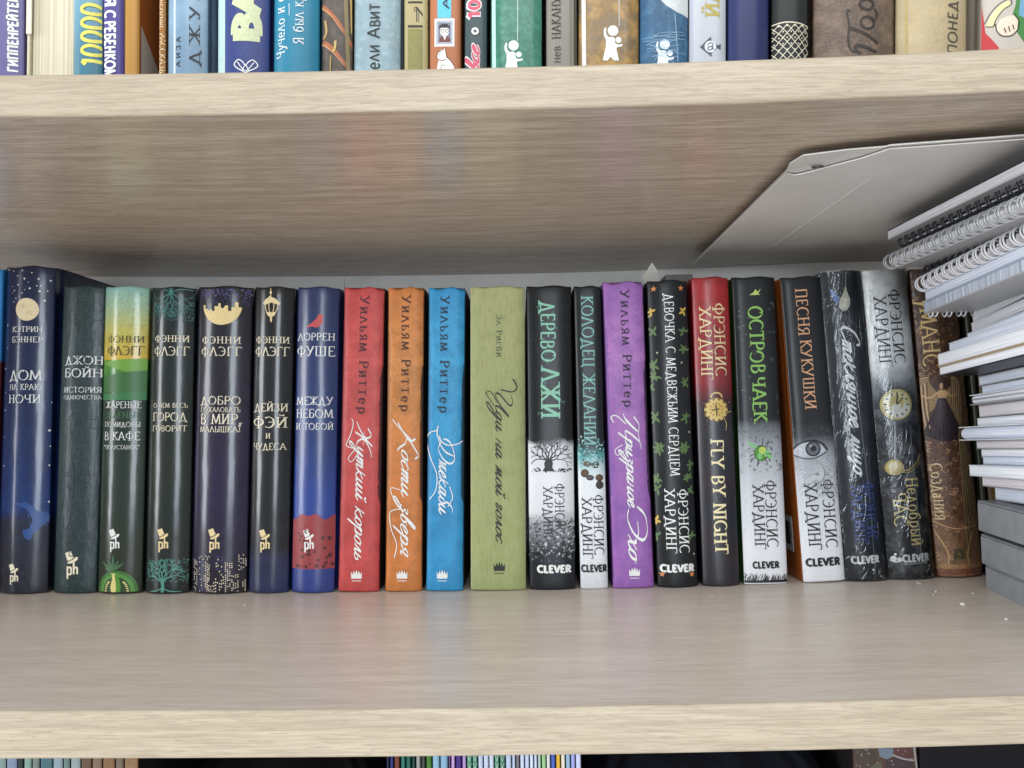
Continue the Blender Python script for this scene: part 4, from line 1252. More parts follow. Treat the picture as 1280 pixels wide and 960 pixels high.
# -- shrink wrapped books
def film(b, seed=0, strength=.0006, spec=1.0):
    """thin crumpled wrapping film round the spine, with welded folds at head and foot"""
    rng = random.Random(seed)
    nx, nz = 80, 420
    V, F = [], []
    from mathutils import noise as mn
    for j in range(nz + 1):
        z = -.0002 + (b.h + .0006) * j / nz
        for i in range(nx + 1):
            u = -1 + 2 * i / nx
            x = u * (b.w / 2 + .0005)
            bend = .25 * mn.noise(Vector((x * 40, z * 22, seed * 1.7)))
            ca, sa = math.cos(.95 + bend + .5 * u), math.sin(.95 + bend + .5 * u)
            al, ac = x * ca + z * sa, -x * sa + z * ca
            wr = 0
            for (f, a) in ((110, .6), (260, .42), (620, .16)):
                wr += a * max(0, 1 - abs(mn.noise(Vector((ac * f, al * f * .2 + seed, seed * 3.1 + f)))) * 3.4)
            calm = .3 + .9 * max(0, min(1, .5 + 1.3 * mn.noise(Vector((x * 60 + seed, z * 34, 7.7)))))
            V.append((x, b.dy(x) - .0006 - wr * calm * strength, z))
    for j in range(nz):
        for i in range(nx):
            a = j * (nx + 1) + i
            F.append((a, a + 1, a + nx + 2, a + nx + 1))
    # the film runs on along both boards
    o = len(V)
    for j in range(nz + 1):
        z = V[j * (nx + 1)][2]
        for sx in (-1, 1):
            V.append((sx * (b.w / 2 + .0005), .13, z))
    for j in range(nz):
        F.append((o + 2 * j, j * (nx + 1), (j + 1) * (nx + 1), o + 2 * j + 2))
        F.append((j * (nx + 1) + nx, o + 2 * j + 1, o + 2 * j + 3, (j + 1) * (nx + 1) + nx))
    f_ = mesh('wrapping_film', V, F, [FILM], b.root, None, True)
    # crumpled corner at the foot
    V, F = [], []
    for j in range(9):
        for i in range(15):
            u = i / 14
            x = b.w / 2 * (.15 + .85 * u)
            V.append((x, b.dy(x) - .0012 - rng.uniform(0, .0026) * math.sin(u * 3.1) * (1 - j / 10), .0004 + j * .0016 * (1 - .6 * abs(u - .6)) + rng.uniform(-.0005, .0005) * (j > 0)))
    for j in range(8):
        for i in range(14):
            a = j * 15 + i
            F.append((a, a + 1, a + 16, a + 15))
    mesh('film_fold', V, F, [FILM], f_)
    return f_


FILM = bpy.data.materials.new('clear_film')
FILM.use_nodes = True
nt = FILM.node_tree
nt.nodes.clear()
out = nt.nodes.new('ShaderNodeOutputMaterial')
mx = nt.nodes.new('ShaderNodeMixShader')
tr = nt.nodes.new('ShaderNodeBsdfTransparent')
tr.inputs[0].default_value = (.985, .99, .995, 1)
gl = nt.nodes.new('ShaderNodeBsdfGlossy')
gl.inputs['Roughness'].default_value = .12
fz = nt.nodes.new('ShaderNodeFresnel')
fz.inputs['IOR'].default_value = 1.5
mul = nt.nodes.new('ShaderNodeMath')
mul.operation = 'MULTIPLY_ADD'
mul.inputs[1].default_value = 1.0
mul.inputs[2].default_value = .0
nt.links.new(fz.outputs[0], mul.inputs[0])
nt.links.new(mul.outputs[0], mx.inputs[0])
nt.links.new(tr.outputs[0], mx.inputs[1])
nt.links.new(gl.outputs[0], mx.inputs[2])
nt.links.new(mx.outputs[0], out.inputs[0])

b = Book('book', (1027, 339), (1073, 338.5), (1058, 726), (1109.5, 724.5), sag=.0038, p=2.4)
b.build(spine_mat('spine_glass_face', b.h, st(339, 726, (339, '1e2226'), (450, '1f242c'), (600, '1e2430'), (726, '1d2128')), b.w, mott=((120, .35, '11141a'), (300, .25, '3b4652')), **SATIN))
P = [(b.px([(1056, 357), (1058.5, 366), (1062, 374), (1061.6, 382), (1058, 388), (1052, 389), (1048, 384), (1048.6, 376), (1053, 367)]), 0), (b.px([(1054, 372), (1058, 374), (1057, 384), (1052, 385)]), 1)]
P += [(r, 2) for r in b.stroke([(1056.5, 339), (1056, 357)], 1)] + [(r, 2) for r in b.stroke([(1060, 388), (1066, 450), (1074, 520), (1086, 620), (1094, 724)], .6)]
P += [(b.px([(1036, 360), (1042, 364), (1048, 372), (1047, 381), (1041, 375)]), 3)]
b.decal('pendant_picture', P, [ink('c2c0ae', .4), ink('d6d4c2', .4), ink('8b9096', .4), ink('41649c', .4)])
b.decal('title_lettering', b.lines([('Стеклянное лицо', (1052, 405), (1064.5, 591), 10.2, 0, 'script', .22)]), [WHITE], .00016)
b.text('author_lettering', [(AUTH[0], (1079, 603), (1082.6, 678), 13), (AUTH[1], (1064.4, 607), (1068, 680), 13)], ink('33529f', .4), jit=.02)
b.text('publisher_lettering', [('CLEVER', (1065.5, 703.5), (1098, 703), 8)], WHITE, 'heavy')
film(b, 3)
tag(b.root, 'shrink wrapped dark book with white handwriting and a hanging teardrop pendant', 'book', row)

b = Book('book', (1076, 337.5), (1131, 335.5), (1111, 725.5), (1168.5, 723.5), sag=.0042, p=2.4)
b.build(spine_mat('spine_white_clock', b.h, st(337, 725, (337, 'eaeceb'), (420, 'f0f2f1'), (462, 'e4e6e6'), (484, '8d9296'), (508, '3b4048'), (535, '1c2028'), (725, '191c22')), b.w, .06, 80, mott=((140, .3, '8f9494'),), specks=((300, .6, .42, .66, '2a2e34', .8), (240, .62, .2, .55, '4a525c', .6)), **SATIN))
rng = random.Random(81)
cx, cy = 1120, 505.5
P = []
for k in range(70):
    t = k * .0898
    r1 = rng.uniform(23, 30)
    P += [(q2, 3 if math.sin(t) < .3 else 4) for q2 in b.stroke([(cx + 19 * math.cos(t), cy + 19 * math.sin(t)), (cx + r1 * math.cos(t + .08), cy + r1 * math.sin(t + .08))], 1.2, False, .3)]
P += [(b.circ(cx, cy, 20.5, 32), 3), (b.circ(cx, cy, 19.6, 32), 0), (b.circ(cx, cy, 16.5, 32), 1), (b.circ(cx - 1, cy - 1, 9.5, 24), 0)]
P += [(b.px([(cx - 6, cy + 1), (cx + 17, cy - 2), (cx + 17, cy + 8), (cx + 8, cy + 16), (cx - 2, cy + 17), (cx - 10, cy + 10)]), 2)]
for k in range(12):
    t = k * math.pi / 6
    P += [(r, 3) for r in b.stroke([(cx + 12 * math.cos(t), cy + 12 * math.sin(t)), (cx + 15.5 * math.cos(t), cy + 15.5 * math.sin(t))], 1.6, False)]
P += [(r, 3) for r in b.stroke([(cx, cy), (cx + .5, cy - 13)], 1.8, False)] + [(r, 3) for r in b.stroke([(cx, cy), (cx + 8, cy - 9)], 1.3, False)]
P += [(r, 5) for r in b.stroke([(1117, 527), (1118, 548), (1118, 575)], 2.4)]
P += [(b.circ(1117.5, 584, 11, 22, 10), 6), (b.circ(1116.5, 583, 8.4, 20, 7.6), 0), (b.circ(1116, 582.5, 5.5, 16, 5), 1)]
P += [(r, 6) for r in b.stroke([(1126, 588), (1136, 586), (1146, 577), (1151, 568)], 1.6)] + [(r, 6) for r in b.stroke([(1126, 590), (1138, 589), (1150, 578)], .8)]
P += [(r, 5) for r in b.stroke([(1137, 531), (1140, 580), (1143, 600), (1150, 690), (1150, 722)], .7)]
b.decal('clock_picture', P, [ink('c7b878', .35), ink('d8d2a8', .35), ink('dcdfd8', .3), ink('23262c', .4), ink('6f7780', .4), ink('8f969c', .4), ink('b39a4c', .35)])
b.text('author_lettering', [(AUTH[0], (1109.4, 363), (1117, 454), 14), (AUTH[1], (1092, 372), (1100, 459), 14)], BLACK)
b.text('title_lettering', [('Недобрый', (1130.4, 598), (1139, 681), 15.5), ('ЧАС', (1113.5, 617), (1120.4, 657), 15.5)], ink('e6d28e', .38), 'serif', jit=.02)
P = b.lines([('CLEVER', (1128.5, 701.5), (1161, 700.5), 8, 0, 'heavy'), ('МЕДИАГРУПП', (1130, 705.2), (1158, 704.4), 2.0, 0, 'sans')])
for (x, y, r) in ((1118, 698.5, 3.4), (1124, 699, 2.6), (1119.6, 693, 1.5)):
    P.append((b.circ(x, y, r, 14), 0))
P += [(r, 0) for r in b.stroke([(1114, 700), (1120, 702.5), (1127, 700)], 1.8)]
b.decal('publisher_lettering', P, [WHITE], .00016)
film(b, 9)
tag(b.root, 'shrink wrapped book, white at the head, with a pale clock face', 'book', row)

# -- brown ornate book
b = Book('book', (1133, 335), (1195, 335.5), (1171, 722.5), (1229, 720.5), sag=.006, p=2.0)
b.build(spine_mat('spine_brown_ornate', b.h, st(335, 722, (335, '32201a'), (350, '43291f'), (360, '36261c'), (450, '472e23'), (560, '4a3026'), (640, '5c4030'), (705, '8a6a4a'), (709, 'b08a62'), (712, 'a87850'), (713, '6a3a2a'), (715, '9a6248'), (717, '5a3226'), (719, 'a06a50'), (722, '8a5a44')), b.w, .004, 60,
                  mott=((150, .5, '3a241a'), (420, .4, '8f6647'), (900, .45, '2f2019')), rough=.4, coat=.25, coatr=.25, bump=(500, .6, .0008, (1, 1, 1))))
rng = random.Random(91)
P = []
for k in range(260):                            # scroll ornament
    x, y = rng.uniform(1146, 1222), rng.uniform(352, 704)
    r, a0 = rng.uniform(1.5, 4), rng.uniform(0, 6.28)
    P += [(q2, rng.choice((0, 0, 1))) for q2 in b.stroke([(x + r * (1 - j / 9) * math.cos(a0 + j * .8), y + r * (1 - j / 9) * math.sin(a0 + j * .8)) for j in range(7)], .75)]
for k in range(14):
    P += [(q2, 2) for q2 in b.stroke([(1140 + 4 * k, 337), (1140.6 + 4 * k, 350)], 1.5, False)]
P += [(q2, 1) for q2 in b.stroke([(1161, 648), (1190, 660), (1222, 656)], 1)] + [(q2, 1) for q2 in b.stroke([(1172, 665), (1185, 690), (1186, 706)], 1.2)] + [(q2, 1) for q2 in b.stroke([(1215, 664), (1208, 690), (1210, 706)], 1.2)]
P += [(b.px([(1191, 686), (1203, 686), (1204, 698), (1192, 699)]), 3)]
b.decal('scroll_picture', P, [ink('a87c58', .4), ink('c09a70', .4), ink('24150f', .4), ink('46452f', .45)])
P = []                                          # winged woman in a dark gown
c9 = lambda x, y: (1080 + x / 6, 440 + y / 6)
P.append((b.px([c9(*p) for p in [(385, 300), (395, 240), (440, 200), (490, 190), (500, 240), (540, 300), (545, 340), (560, 345), (545, 400), (495, 470), (480, 520), (540, 620), (520, 622), (450, 560), (475, 640), (430, 590), (405, 500), (390, 400)]]), 0))
P.append((b.px([c9(*p) for p in [(720, 280), (705, 220), (670, 190), (645, 195), (640, 250), (605, 300), (600, 350), (640, 420), (690, 520), (705, 560), (680, 625), (720, 560), (735, 450), (735, 350)]]), 0))
for k in range(9):
    P += [(q2, 1 if k % 2 else 2) for q2 in b.stroke([c9(400 + k * 10, 290 - k * 8), c9(408 + k * 11, 420), c9(425 + k * 12, 520 + k * 8)], 1.0)]
    P += [(q2, 1 if k % 2 else 2) for q2 in b.stroke([c9(715 - k * 9, 280 - k * 6), c9(712 - k * 8, 400), c9(706 - k * 4, 520 - k * 6)], .9)]
P.append((b.px([c9(*p) for p in [(550, 345), (605, 345), (635, 420), (705, 545), (700, 600), (690, 640), (640, 668), (580, 672), (520, 650), (470, 620), (490, 540), (530, 430)]]), 3))
for k in range(6):
    P += [(q2, 4) for q2 in b.stroke([c9(562 + k * 7, 360), c9(545 + k * 14, 480), c9(520 + k * 30, 650)], .9)]
P.append((b.px([c9(*p) for p in [(545, 300), (560, 285), (600, 285), (612, 300), (606, 345), (550, 345)]]), 5))
P.append((b.px([c9(*p) for p in [(558, 240), (570, 230), (582, 240), (582, 262), (576, 280), (564, 280), (558, 262)]]), 5))
P.append((b.px([c9(*p) for p in [(520, 230), (545, 195), (570, 182), (600, 195), (622, 230), (618, 270), (600, 285), (588, 260), (584, 235), (556, 235), (552, 262), (540, 285), (522, 268)]]), 6))
for arm in ([(548, 305), (500, 345), (455, 325), (430, 296)], [(608, 305), (650, 330), (690, 312), (712, 285)]):
    P += [(q2, 5) for q2 in b.stroke([c9(*p) for p in arm], 2.4, True, .6)]
P += [(q2, 1) for q2 in b.stroke([c9(*p) for p in [(385, 300), (395, 240), (440, 200), (490, 190)]], 1.0)] + [(q2, 1) for q2 in b.stroke([c9(*p) for p in [(720, 280), (705, 220), (670, 190), (640, 195)]], 1.0)]
b.decal('figure_picture', P, [ink('8d7455', .4), ink('c4a982', .4), ink('5a4433', .4), ink('2a2028', .4), ink('44333c', .4), ink('c09a70', .4), ink('3a241a', .4)], .00018)
b.text('title_lettering', [('уМАНС', (1150.6, 374), (1156.6, 458), 17)], ink('cdb27a', .35), 'serif', jit=.05, off=.0003)
b.text('second_line_lettering', [('Создания', (1166.6, 580), (1171, 650), 11.5)], ink('cfbc94', .38), 'serif', jit=.04, off=.0003)
P = []
for k in range(9):
    P += [(q2, k % 2) for q2 in b.stroke([(1196 + k * 2, 520 + k * 6), (1201 + k * 1.6, 600), (1209 + k * 1.6, 690 - 9 * k)], 1.3, True, .4)]
b.decal('straw_picture', P, [ink('a3936a', .45), ink('6a5c3e', .45)], .00022)
tag(b.root, 'brown ornate book with a winged woman in a dark gown', 'book', row)

for (x0, x1, c, cc, lab) in ((1196.5, 1207, '39402f', '2a3024', 'thin olive book just behind the notebook stack beside the ornate brown book'), (1208.5, 1232, '5a4426', '2c1f12', 'dark brown and gold book mostly hidden behind the notebook stack')):
    b = Book('book', (x0, 336), (x1, 336), (x0 + 33.5, 720), (x1 + 33.5, 719), Y=.004, sag=.003)
    b.build(spine_mat('spine_' + ('olive' if x0 < 1200 else 'brown_gold'), b.h, [(0, c), (1, c)], b.w, mott=((60, .5, cc), (300, .4, cc)), fine=(120, .5, 'a08a50' if x0 > 1200 else '4a5240', (3, 1, .3)), **SATIN))
    tag(b.root, lab, 'book', row)

# ------------------------------------------------------------------ upper row
UROW = 'books in the upper row on the shelf'
YU = -.157
EDGE_GLOSS = dict(rough=.3, spec=.3, coat=.4, coatr=.15, bump=(40, .35, .001))


def dull(h, k=.84, s=.86):
    """a slightly darker, greyer printing colour"""
    c = [int(h[i:i + 2], 16) for i in (0, 2, 4)]
    g = sum(c) / 3
    return ''.join('%02x' % int(max(0, min(255, (g + (v - g) * s) * k))) for v in c)


def up(x0t, x1t, x0b, x1b, base, label, sag=.003, p=2.4, height=.205, depth=.13, stops=None, right=None, groove=True, Y=YU, **kw):
    """a book of the upper row; its edges at photo rows 0 and 85"""
    ex = lambda t, q: q + (q - t) / 85 * 75
    b = Book('book', (x0t, 0), (x1t, 0), (ex(x0t, x0b), 160), (ex(x1t, x1b), 160), Y=Y, floor=lambda x: sagu(x) + TH_U, sag=sag, p=p, height=height, depth=depth)
    kw = {**SATIN, **kw}
    b.build(spine_mat('spine_upper', b.h, [(q, dull(c)) for q, c in (stops or [(0, base), (1, base)])], b.w, **kw), right and ink(right), right and ink(right), groove=groove)
    tag(b.root, label, 'book', UROW)
    return b


def S_(b, pts, w, mi=0, sm=True, tp=None):
    return [(r, mi) for r in b.stroke(pts, w, sm, tp)]


b = up(-30, 32, -30, 31, '7d77b4', 'lilac book with bold white capitals at the left end of the upper row', mott=((60, .2, '6b64a6'),))
b.text('author_lettering', [('ГИППЕНРЕЙТЕР', (20.6, 89), (20.6, -4), 9.6)], WHITE, 'bold', track=.02)

# a book turned round: its pages face out
r = atY(33, 160, YU)
r2 = atY(92, 160, YU)
pb = empty('book', ((r.x + r2.x) / 2, YU, sagu(r.x) + TH_U + .0001))
w_ = (r2.x - r.x) - .0006
bm = bmesh.new()
bbox_bm(bm, -w_ / 2 + .0016, w_ / 2 - .0012, .0006, .128, .0008, .199, .0004, 1)
frombm('page_block', bm, [paper_mat('cream_pages', 'd6cfba', 'bdb398', 'x', 1500)], pb)
bm = bmesh.new()
bbox_bm(bm, -w_ / 2, -w_ / 2 + .0014, -.001, .13, 0, .2, .0003, 1)
bbox_bm(bm, w_ / 2 - .001, w_ / 2, .0, .13, 0, .2, .0003, 1)
bbox_bm(bm, -w_ / 2 + .0014, w_ / 2 - .001, .1285, .13, 0, .2)
frombm('cover', bm, [ink('cfc7ae', .5)], pb)
bm = bmesh.new()
bbox_bm(bm, -w_ / 2 - .0001, -w_ / 2 + .0026, -.0018, -.0011, .041, .15, .0003, 1)
frombm('cover_flap', bm, [ink('e0d9c4', .5)], pb)
tag(pb, 'thick book turned round with its cream pages facing out', 'book', UROW)

b = up(92, 128, 91.5, 128.5, '4f9cbf', 'blue book with large yellow digits', stops=[(0, '3d86a2'), (.15, '4c93ac'), (.3, '7fbbd6'), (1, '7fbbd6')], **EDGE_GLOSS)
b.text('title_lettering', [('10000', (127.4, 82), (127.4, 5), 24)], ink('e3dc62', .4), 'semi', track=.0)
b = up(128.6, 155, 129, 155.5, '5f51ab', 'violet book with white capitals reading downward beside the yellow digits', sag=.002, p=4, right='e8e2dc')
b.text('title_lettering', [('Я', (132, -2), (132, 8), 12.6), ('С', (132, 15), (132, 23), 12.6), ('РЕБЕНКОМ', (132, 28), (132, 98), 12.6)], WHITE, 'bold')
b = up(157, 174.5, 156, 174.5, 'd79a42', 'narrow yellow orange book with a brown side bearing a pale triangle', sag=.0015, p=5, right='9a5a2c', groove=False)
mesh('triangle_print', [(b.w / 2 + .0003, .0008, .0), (b.w / 2 + .0003, .0008, .046), (b.w / 2 + .0003, .034, .018), (b.w / 2 + .0003, .034, .0)], [(0, 3, 2, 1)], [ink('b4b2ae', .45)], b.cover)
b = up(198.5, 208.5, 198.5, 208, 'bd7c34', 'very narrow orange book with tiny cream capitals reading downward', sag=.001, p=4)
b.text('title_lettering', [('КАМЕННЫЕ РАССКАЗЫ', (200.4, -16), (200.4, 94), 6.2)], ink('f0dfb8', .4))
b = up(209, 262, 209, 261, '84aac9', 'light blue book with slanted black letters', mott=((40, .3, '9cc0d8'),), **EDGE_GLOSS)
P = b.lines([('АИЗА', (226.4, 84), (226.4, 47), 6, 0, 'sans'), ('ДЖУЗ', (249.6, 81), (249.6, -12), 12, 0, 'serif')], track=.35)
b.decal('title_lettering', P, [ink('15191f', .45)], .00016)
b.decal('edge_print_or_gloss', [(b.px([(217, -20), (219.6, -20), (219.6, 95), (217, 95)]), 0)], [ink('c9dbe6', .3)], .00006)  # pale strip is a gloss highlight painted on the left of the spine
b = up(262.6, 270.5, 262.6, 270, '1d2a29', 'narrow black green book left of the dark blue tulip book', sag=.001, Y=YU + .012)
b = up(271, 339.5, 271, 338, '3c4c92', 'dark blue book with pale bubble letters and a tulip emblem', mott=((50, .25, '31407f'), (500, .2, '4b5ba2')), sag=.004)
b.decal('edge_print_or_gloss', [(b.px([(270, -40), (281, -40), (281, 100), (270, 100)]), 0)], [ink('a9c6c0', .4)], .00006)
P = b.lines([('ВА', (323, 49), (323, -18), 29, 1, 'heavy')], track=-.05)
b.decal('title_lettering', P, [ink('d6dcb6', .4), ink('c8cfa6', .4)], .00016)
P = S_(b, [(308, 92), (297, 86), (294, 81), (299, 76), (304, 78.5), (307.6, 83)], 1.3) + S_(b, [(308, 92), (319, 86), (322, 81), (317, 76), (312, 78.5), (308.4, 83)], 1.3) + S_(b, [(298, 79), (308, 90), (318, 79)], 1.1) + S_(b, [(304, 90), (308, 83), (312, 90)], 1.1)
b.decal('tulip_emblem', P, [WHITE], .00016)
b = up(340.3, 402.5, 341, 401, '2f9bc2', 'cyan book with two lines of white lettering', stops=[(0, '2a93b8'), (1, '36a5cc')], mott=((40, .2, '2787ad'),), sag=.0045)
b.text('title_lettering', [('Чучело и е', (356.5, 72), (356.5, -4), 12), ('Я был кр', (380, 56), (380, -4), 12)], WHITE, 'light')
b.decal('line_print', S_(b, [(362.4, 21), (362.4, 6)], .7, 0, False), [WHITE], .00016)
b = up(402.8, 440.5, 402.5, 441, '61564f', 'grey brown book with orange painted branches', mott=((60, .5, '4e463f'), (200, .3, '7d6f60')), sag=.003)
P = S_(b, [(401, 6), (412, 16), (424, 30), (436, 50), (441, 62)], 6, 0, True, .5) + S_(b, [(402, 52), (414, 60), (426, 74), (437, 88)], 7, 0, True, .5) + S_(b, [(401, 8), (414, 20), (428, 40)], 1.4, 1, True, .5) + S_(b, [(402, 54), (416, 66), (430, 82)], 1.4, 1, True, .5)
P += S_(b, [(432, -10), (433, 30), (435, 90)], 4.5, 2) + S_(b, [(406, 25), (408, 40), (404, 48)], 3.5, 3) + S_(b, [(420, 52), (419, 62), (416, 66)], 3, 4) + S_(b, [(414, 70), (413, 92)], 1.6, 3) + S_(b, [(438, -8), (439, 40)], 2.5, 4)
b.decal('branch_picture', P, [ink('a5623c', .45), ink('d09a6c', .45), ink('8c7c5a', .45), ink('a88a54', .45), ink('c0a664', .45)], .0001)
b = up(441.6, 503.5, 441.6, 502, '9db9c2', 'pale blue grey book with large plain black letters', mott=((90, .4, '86a8b4'), (260, .35, 'b4cbd0')), sag=.0025, p=4)
b.text('author_lettering', [('ели Авит', (475, 87), (475, 6), 15.6)], ink('14181b', .45), 'sans', track=.0)
b = up(504.8, 536, 505, 536, 'cdbb82', 'tan book with black bars and an olive label', sag=.0015, p=5)
P = [(b.px(q_), m_) for q_, m_ in (([(510, 2.2), (540, 2.2), (540, 4.8), (510, 4.8)], 0), ([(510, 32), (540, 32), (540, 35), (510, 35)], 0), ([(510, 36.6), (540, 36.6), (540, 95), (510, 95)], 1))]
P += S_(b, [(521, 28), (521, 10)], 1.2, 0, False) + S_(b, [(521, 10), (535, 28)], 2, 0, False) + S_(b, [(535, 28), (535, 10)], 1.2, 0, False) + S_(b, [(523.5, 28), (523.5, 13)], .8, 0, False) + S_(b, [(522, 14), (518.5, 14), (518.5, 10), (522, 10)], .9, 0)
b.decal('label_print', P, [ink('2a2820', .5), ink('87824a', .5)], .0001)
b = up(536.4, 577.5, 536.6, 577, 'd57f50', 'orange book with a small portrait stamp above a white dog', sag=.0015, p=5)
P = [(b.px([(547, -30), (564, -30), (564, 23), (547, 23)]), 0)]
P += [(b.px([(543.4, 24), (568.2, 23.6), (568, 58.6), (543.2, 58.8)]), 1), (b.px([(545.4, 26.5), (566, 26.2), (565.9, 56), (545.2, 56.2)]), 2), (b.px([(548, 29), (563.4, 29), (563.4, 53.4), (548, 53.4)]), 3)]
P += [(b.px([(548.6, 53.4), (549.6, 48), (553, 46), (558.6, 46), (562.4, 48), (563.4, 53.4)]), 4), (b.circ(555.8, 39.6, 5.6, 16, 6.4), 1), (b.px([(549.4, 38), (549.2, 33), (553, 30.4), (559, 30.6), (562.6, 34), (562, 38.6), (560.6, 35.4), (554, 35.6), (551, 35)]), 5), (b.px([(554, 46), (556, 51), (558, 46)]), 1)]
for cx in (553.2, 558.6):
    P += S_(b, [(cx + 2 * math.cos(.7 * j), 39.4 + 1.9 * math.sin(.7 * j)) for j in range(10)], .6, 5)
P += [(b.px(q_), m_) for q_, m_ in (([(545.8, 71), (548.5, 66), (551, 65.4), (550.6, 61.6), (553, 64.4), (556, 60.8), (557.4, 67), (558.4, 72.5), (563, 76.5), (567.6, 83), (568, 88), (546, 88), (547.6, 80), (549, 75.4)], 1),)]
P += S_(b, [(545.8, 71), (548.5, 66), (551, 65.4), (550.6, 61.6), (553, 64.4), (556, 60.8), (557.4, 67), (558.4, 72.5), (563, 76.5), (567.6, 83)], .7, 5, False) + S_(b, [(549, 75.4), (553, 76.6), (557, 75)], 1.1, 4) + [(b.circ(549.6, 69, .7, 6), 5), (b.circ(546.2, 71, .8, 6), 5)] + S_(b, [(551, 88), (553, 82), (557, 84)], .6, 5)
b.decal('stamp_picture', P, [ink('58bcdc', .4), ink('eceae4', .45), ink('a7adb8', .45), ink('76788a', .45), ink('6e3a34', .45), ink('1b1c20', .45)], .0001)
b.text('label_lettering', [('АВ', (561.4, 11.4), (561.4, -16), 7.6)], ink('1d2530', .45), 'sans', off=.0003)
b = up(579.5, 611, 580, 610, '4a6063', 'slate book with pink digits and a white ring', sag=.002, p=4)
P = b.lines([('10', (600, 23.5), (600, 1), 15.5, 1, 'heavy'), ('10', (599.4, 22.6), (599.4, 1.6), 13.4, 0, 'bold')])
P += b.lines([('все', (601, 92), (597, 60), 8.6, 1, 'script', .5)]) + b.lines([('все', (601, 92), (597, 60), 8.6, 0, 'script', .28)])
P += [(b.circ(594, 40, 4.7, 18), 1), (b.circ(594, 40, 2, 10), 2)]
b.decal('title_lettering', P, [ink('c9586c', .45), ink('e4dede', .45), ink('394c50', .45)], .00014)


def figure_logo(b, x, y, k, mi=0):
    """white sign of a grown-up waving over a child; x, y = px of the head's middle"""
    f = lambda pts: b.px([(x + a * k, y + c * k) for a, c in pts])
    P = [(b.circ(x, y, 6.4 * k, 20), mi), (b.circ(x + 6.6 * k, y + 11.2 * k, 3.6 * k, 14), mi)]
    P += [(f([(-9.6, -4), (-8, -3.4), (-8.6, 2), (-7.4, 6), (-4.6, 8), (-.6, 7.4), (2.4, 9.4), (2.6, 15), (6, 17), (11.6, 16), (11, 18.8), (5, 20), (4, 22), (7.2, 36), (1.2, 36.2), (-3, 31.6), (-6.6, 36.2), (-12.6, 36), (-8.8, 20), (-8.6, 11), (-11, 6), (-11.4, .6)]), mi)]
    return P


FIG = ink('dfe8ea', .4)
b = up(612, 680, 612.5, 679, '3f8a72', 'glossy green book with a white waving figure emblem', mott=((70, .4, '2f7462'), (300, .4, '5fa48a')), sag=.003, p=3, **EDGE_GLOSS)
b.decal('figure_emblem', figure_logo(b, 642, 58, 1.0) + S_(b, [(647, -20), (647, 52)], .6, 0, False), [FIG], .00016)
b.decal('edge_print_or_gloss', [(b.px([(614.6, -20), (619, -20), (620, 95), (615, 95)]), 0)], [ink('b9dcd6', .25)], .00006)  # white gloss streak painted in as a strip of colour
b = up(682, 722, 682.5, 722, '9d978a', 'grey book with black capitals and a ribbed right edge', mott=((300, .25, '8a8478'),), sag=.002, p=4)
b.text('title_lettering', [('нев', (700.5, 79), (700.5, 59), 9.5), ('НАКАНУНЕ', (700.5, 49), (700.5, -18), 11)], ink('191a1a', .45), 'serif')
b.decal('edge_print_or_gloss', S_(b, [(712.6, -20), (713, 95)], 1.6, 0, False) + S_(b, [(718.6, -20), (719, 95)], 2.4, 1, False), [ink('6c6a5c', .4), ink('3c3e30', .4)], .00006)
b = up(723.5, 800, 723, 799.5, 'a67f40', 'glossy gold marbled book with a white waving figure emblem', mott=((36, .8, '6f675c'), (120, .6, 'c39a50'), (340, .4, '5c5040')), sag=.003, p=3, **EDGE_GLOSS)
b.decal('figure_emblem', figure_logo(b, 766, 39.5, 1.03) + S_(b, [(773.6, -20), (773.6, 34)], .6, 0, False), [FIG], .00016)
b.decal('edge_print_or_gloss', [(b.px([(727, -20), (732, -20), (733, 95), (728, 95)]), 0)], [ink('d5d3cf', .25)], .00006)  # painted highlight along the glossy left side
b = up(800.6, 861, 800, 861, '3a6b94', 'blue book with thin pale lines and a white waving figure emblem', stops=[(0, '3a7098'), (.25, '35648c'), (1, '4a7ea6')], mott=((60, .4, '2f5a80'), (240, .3, '5c8cb0')), sag=.003, p=3)
P = [(b.px([(821, -4), (832, 8), (846, 16), (861, 20), (861, -4)]), 1)] + figure_logo(b, 830.6, 56.6, .98)
for k in range(14):
    rng = random.Random(k)
    y0 = rng.uniform(38, 78)
    P += S_(b, [(801 + rng.uniform(0, 18), y0), (825, y0 + rng.uniform(-6, 6)), (845 + rng.uniform(0, 14), y0 + rng.uniform(-8, 8))], .5, 2)
P += S_(b, [(843, 18), (845, 45), (847, 78)], 1.0, 2)
b.decal('figure_emblem', P, [FIG, ink('c6cccd', .4), ink('8db2cc', .4)], .00014)
b = up(862, 908.5, 861.5, 908.5, 'd3d9e3', 'white book with a gold letter above a grey fish emblem', sag=.002, p=4, right='b9bfca')
b.text('title_lettering', [('ЙЛ', (899, 21), (899, -13), 18)], ink('a59648', .35, .2), 'bserif')
P = [(b.px([(874.4, 59.6), (888, 46.6), (889, 51.5), (897, 57.4), (901, 55), (900.6, 63), (896.6, 60.6), (889, 66.6), (889.4, 72)]), 0), (b.circ(887.6, 59, 7.2, 20), 1)]
P += S_(b, [(884, 58), (886, 55), (890.6, 55), (889.6, 61.6), (885.6, 63.4), (884.4, 60.4), (889.6, 58.6)], 1.3, 0) + S_(b, [(889.4, 61), (893, 63)], 1, 0)
b.decal('fish_emblem', P, [ink('4a4c58', .4), ink('dde2ea', .4)], .00014)
b.decal('edge_print_or_gloss', S_(b, [(865.6, -20), (865.4, 95)], 1.6, 0, False), [ink('aab2c0', .35)], .00006)
b = up(909.5, 963, 909.5, 962.5, '2b376f', 'plain navy book with no lettering in sight', mott=((50, .25, '222d60'),), specks=((800, .74, 0, 1, '8090c0', .6),), sag=.004)
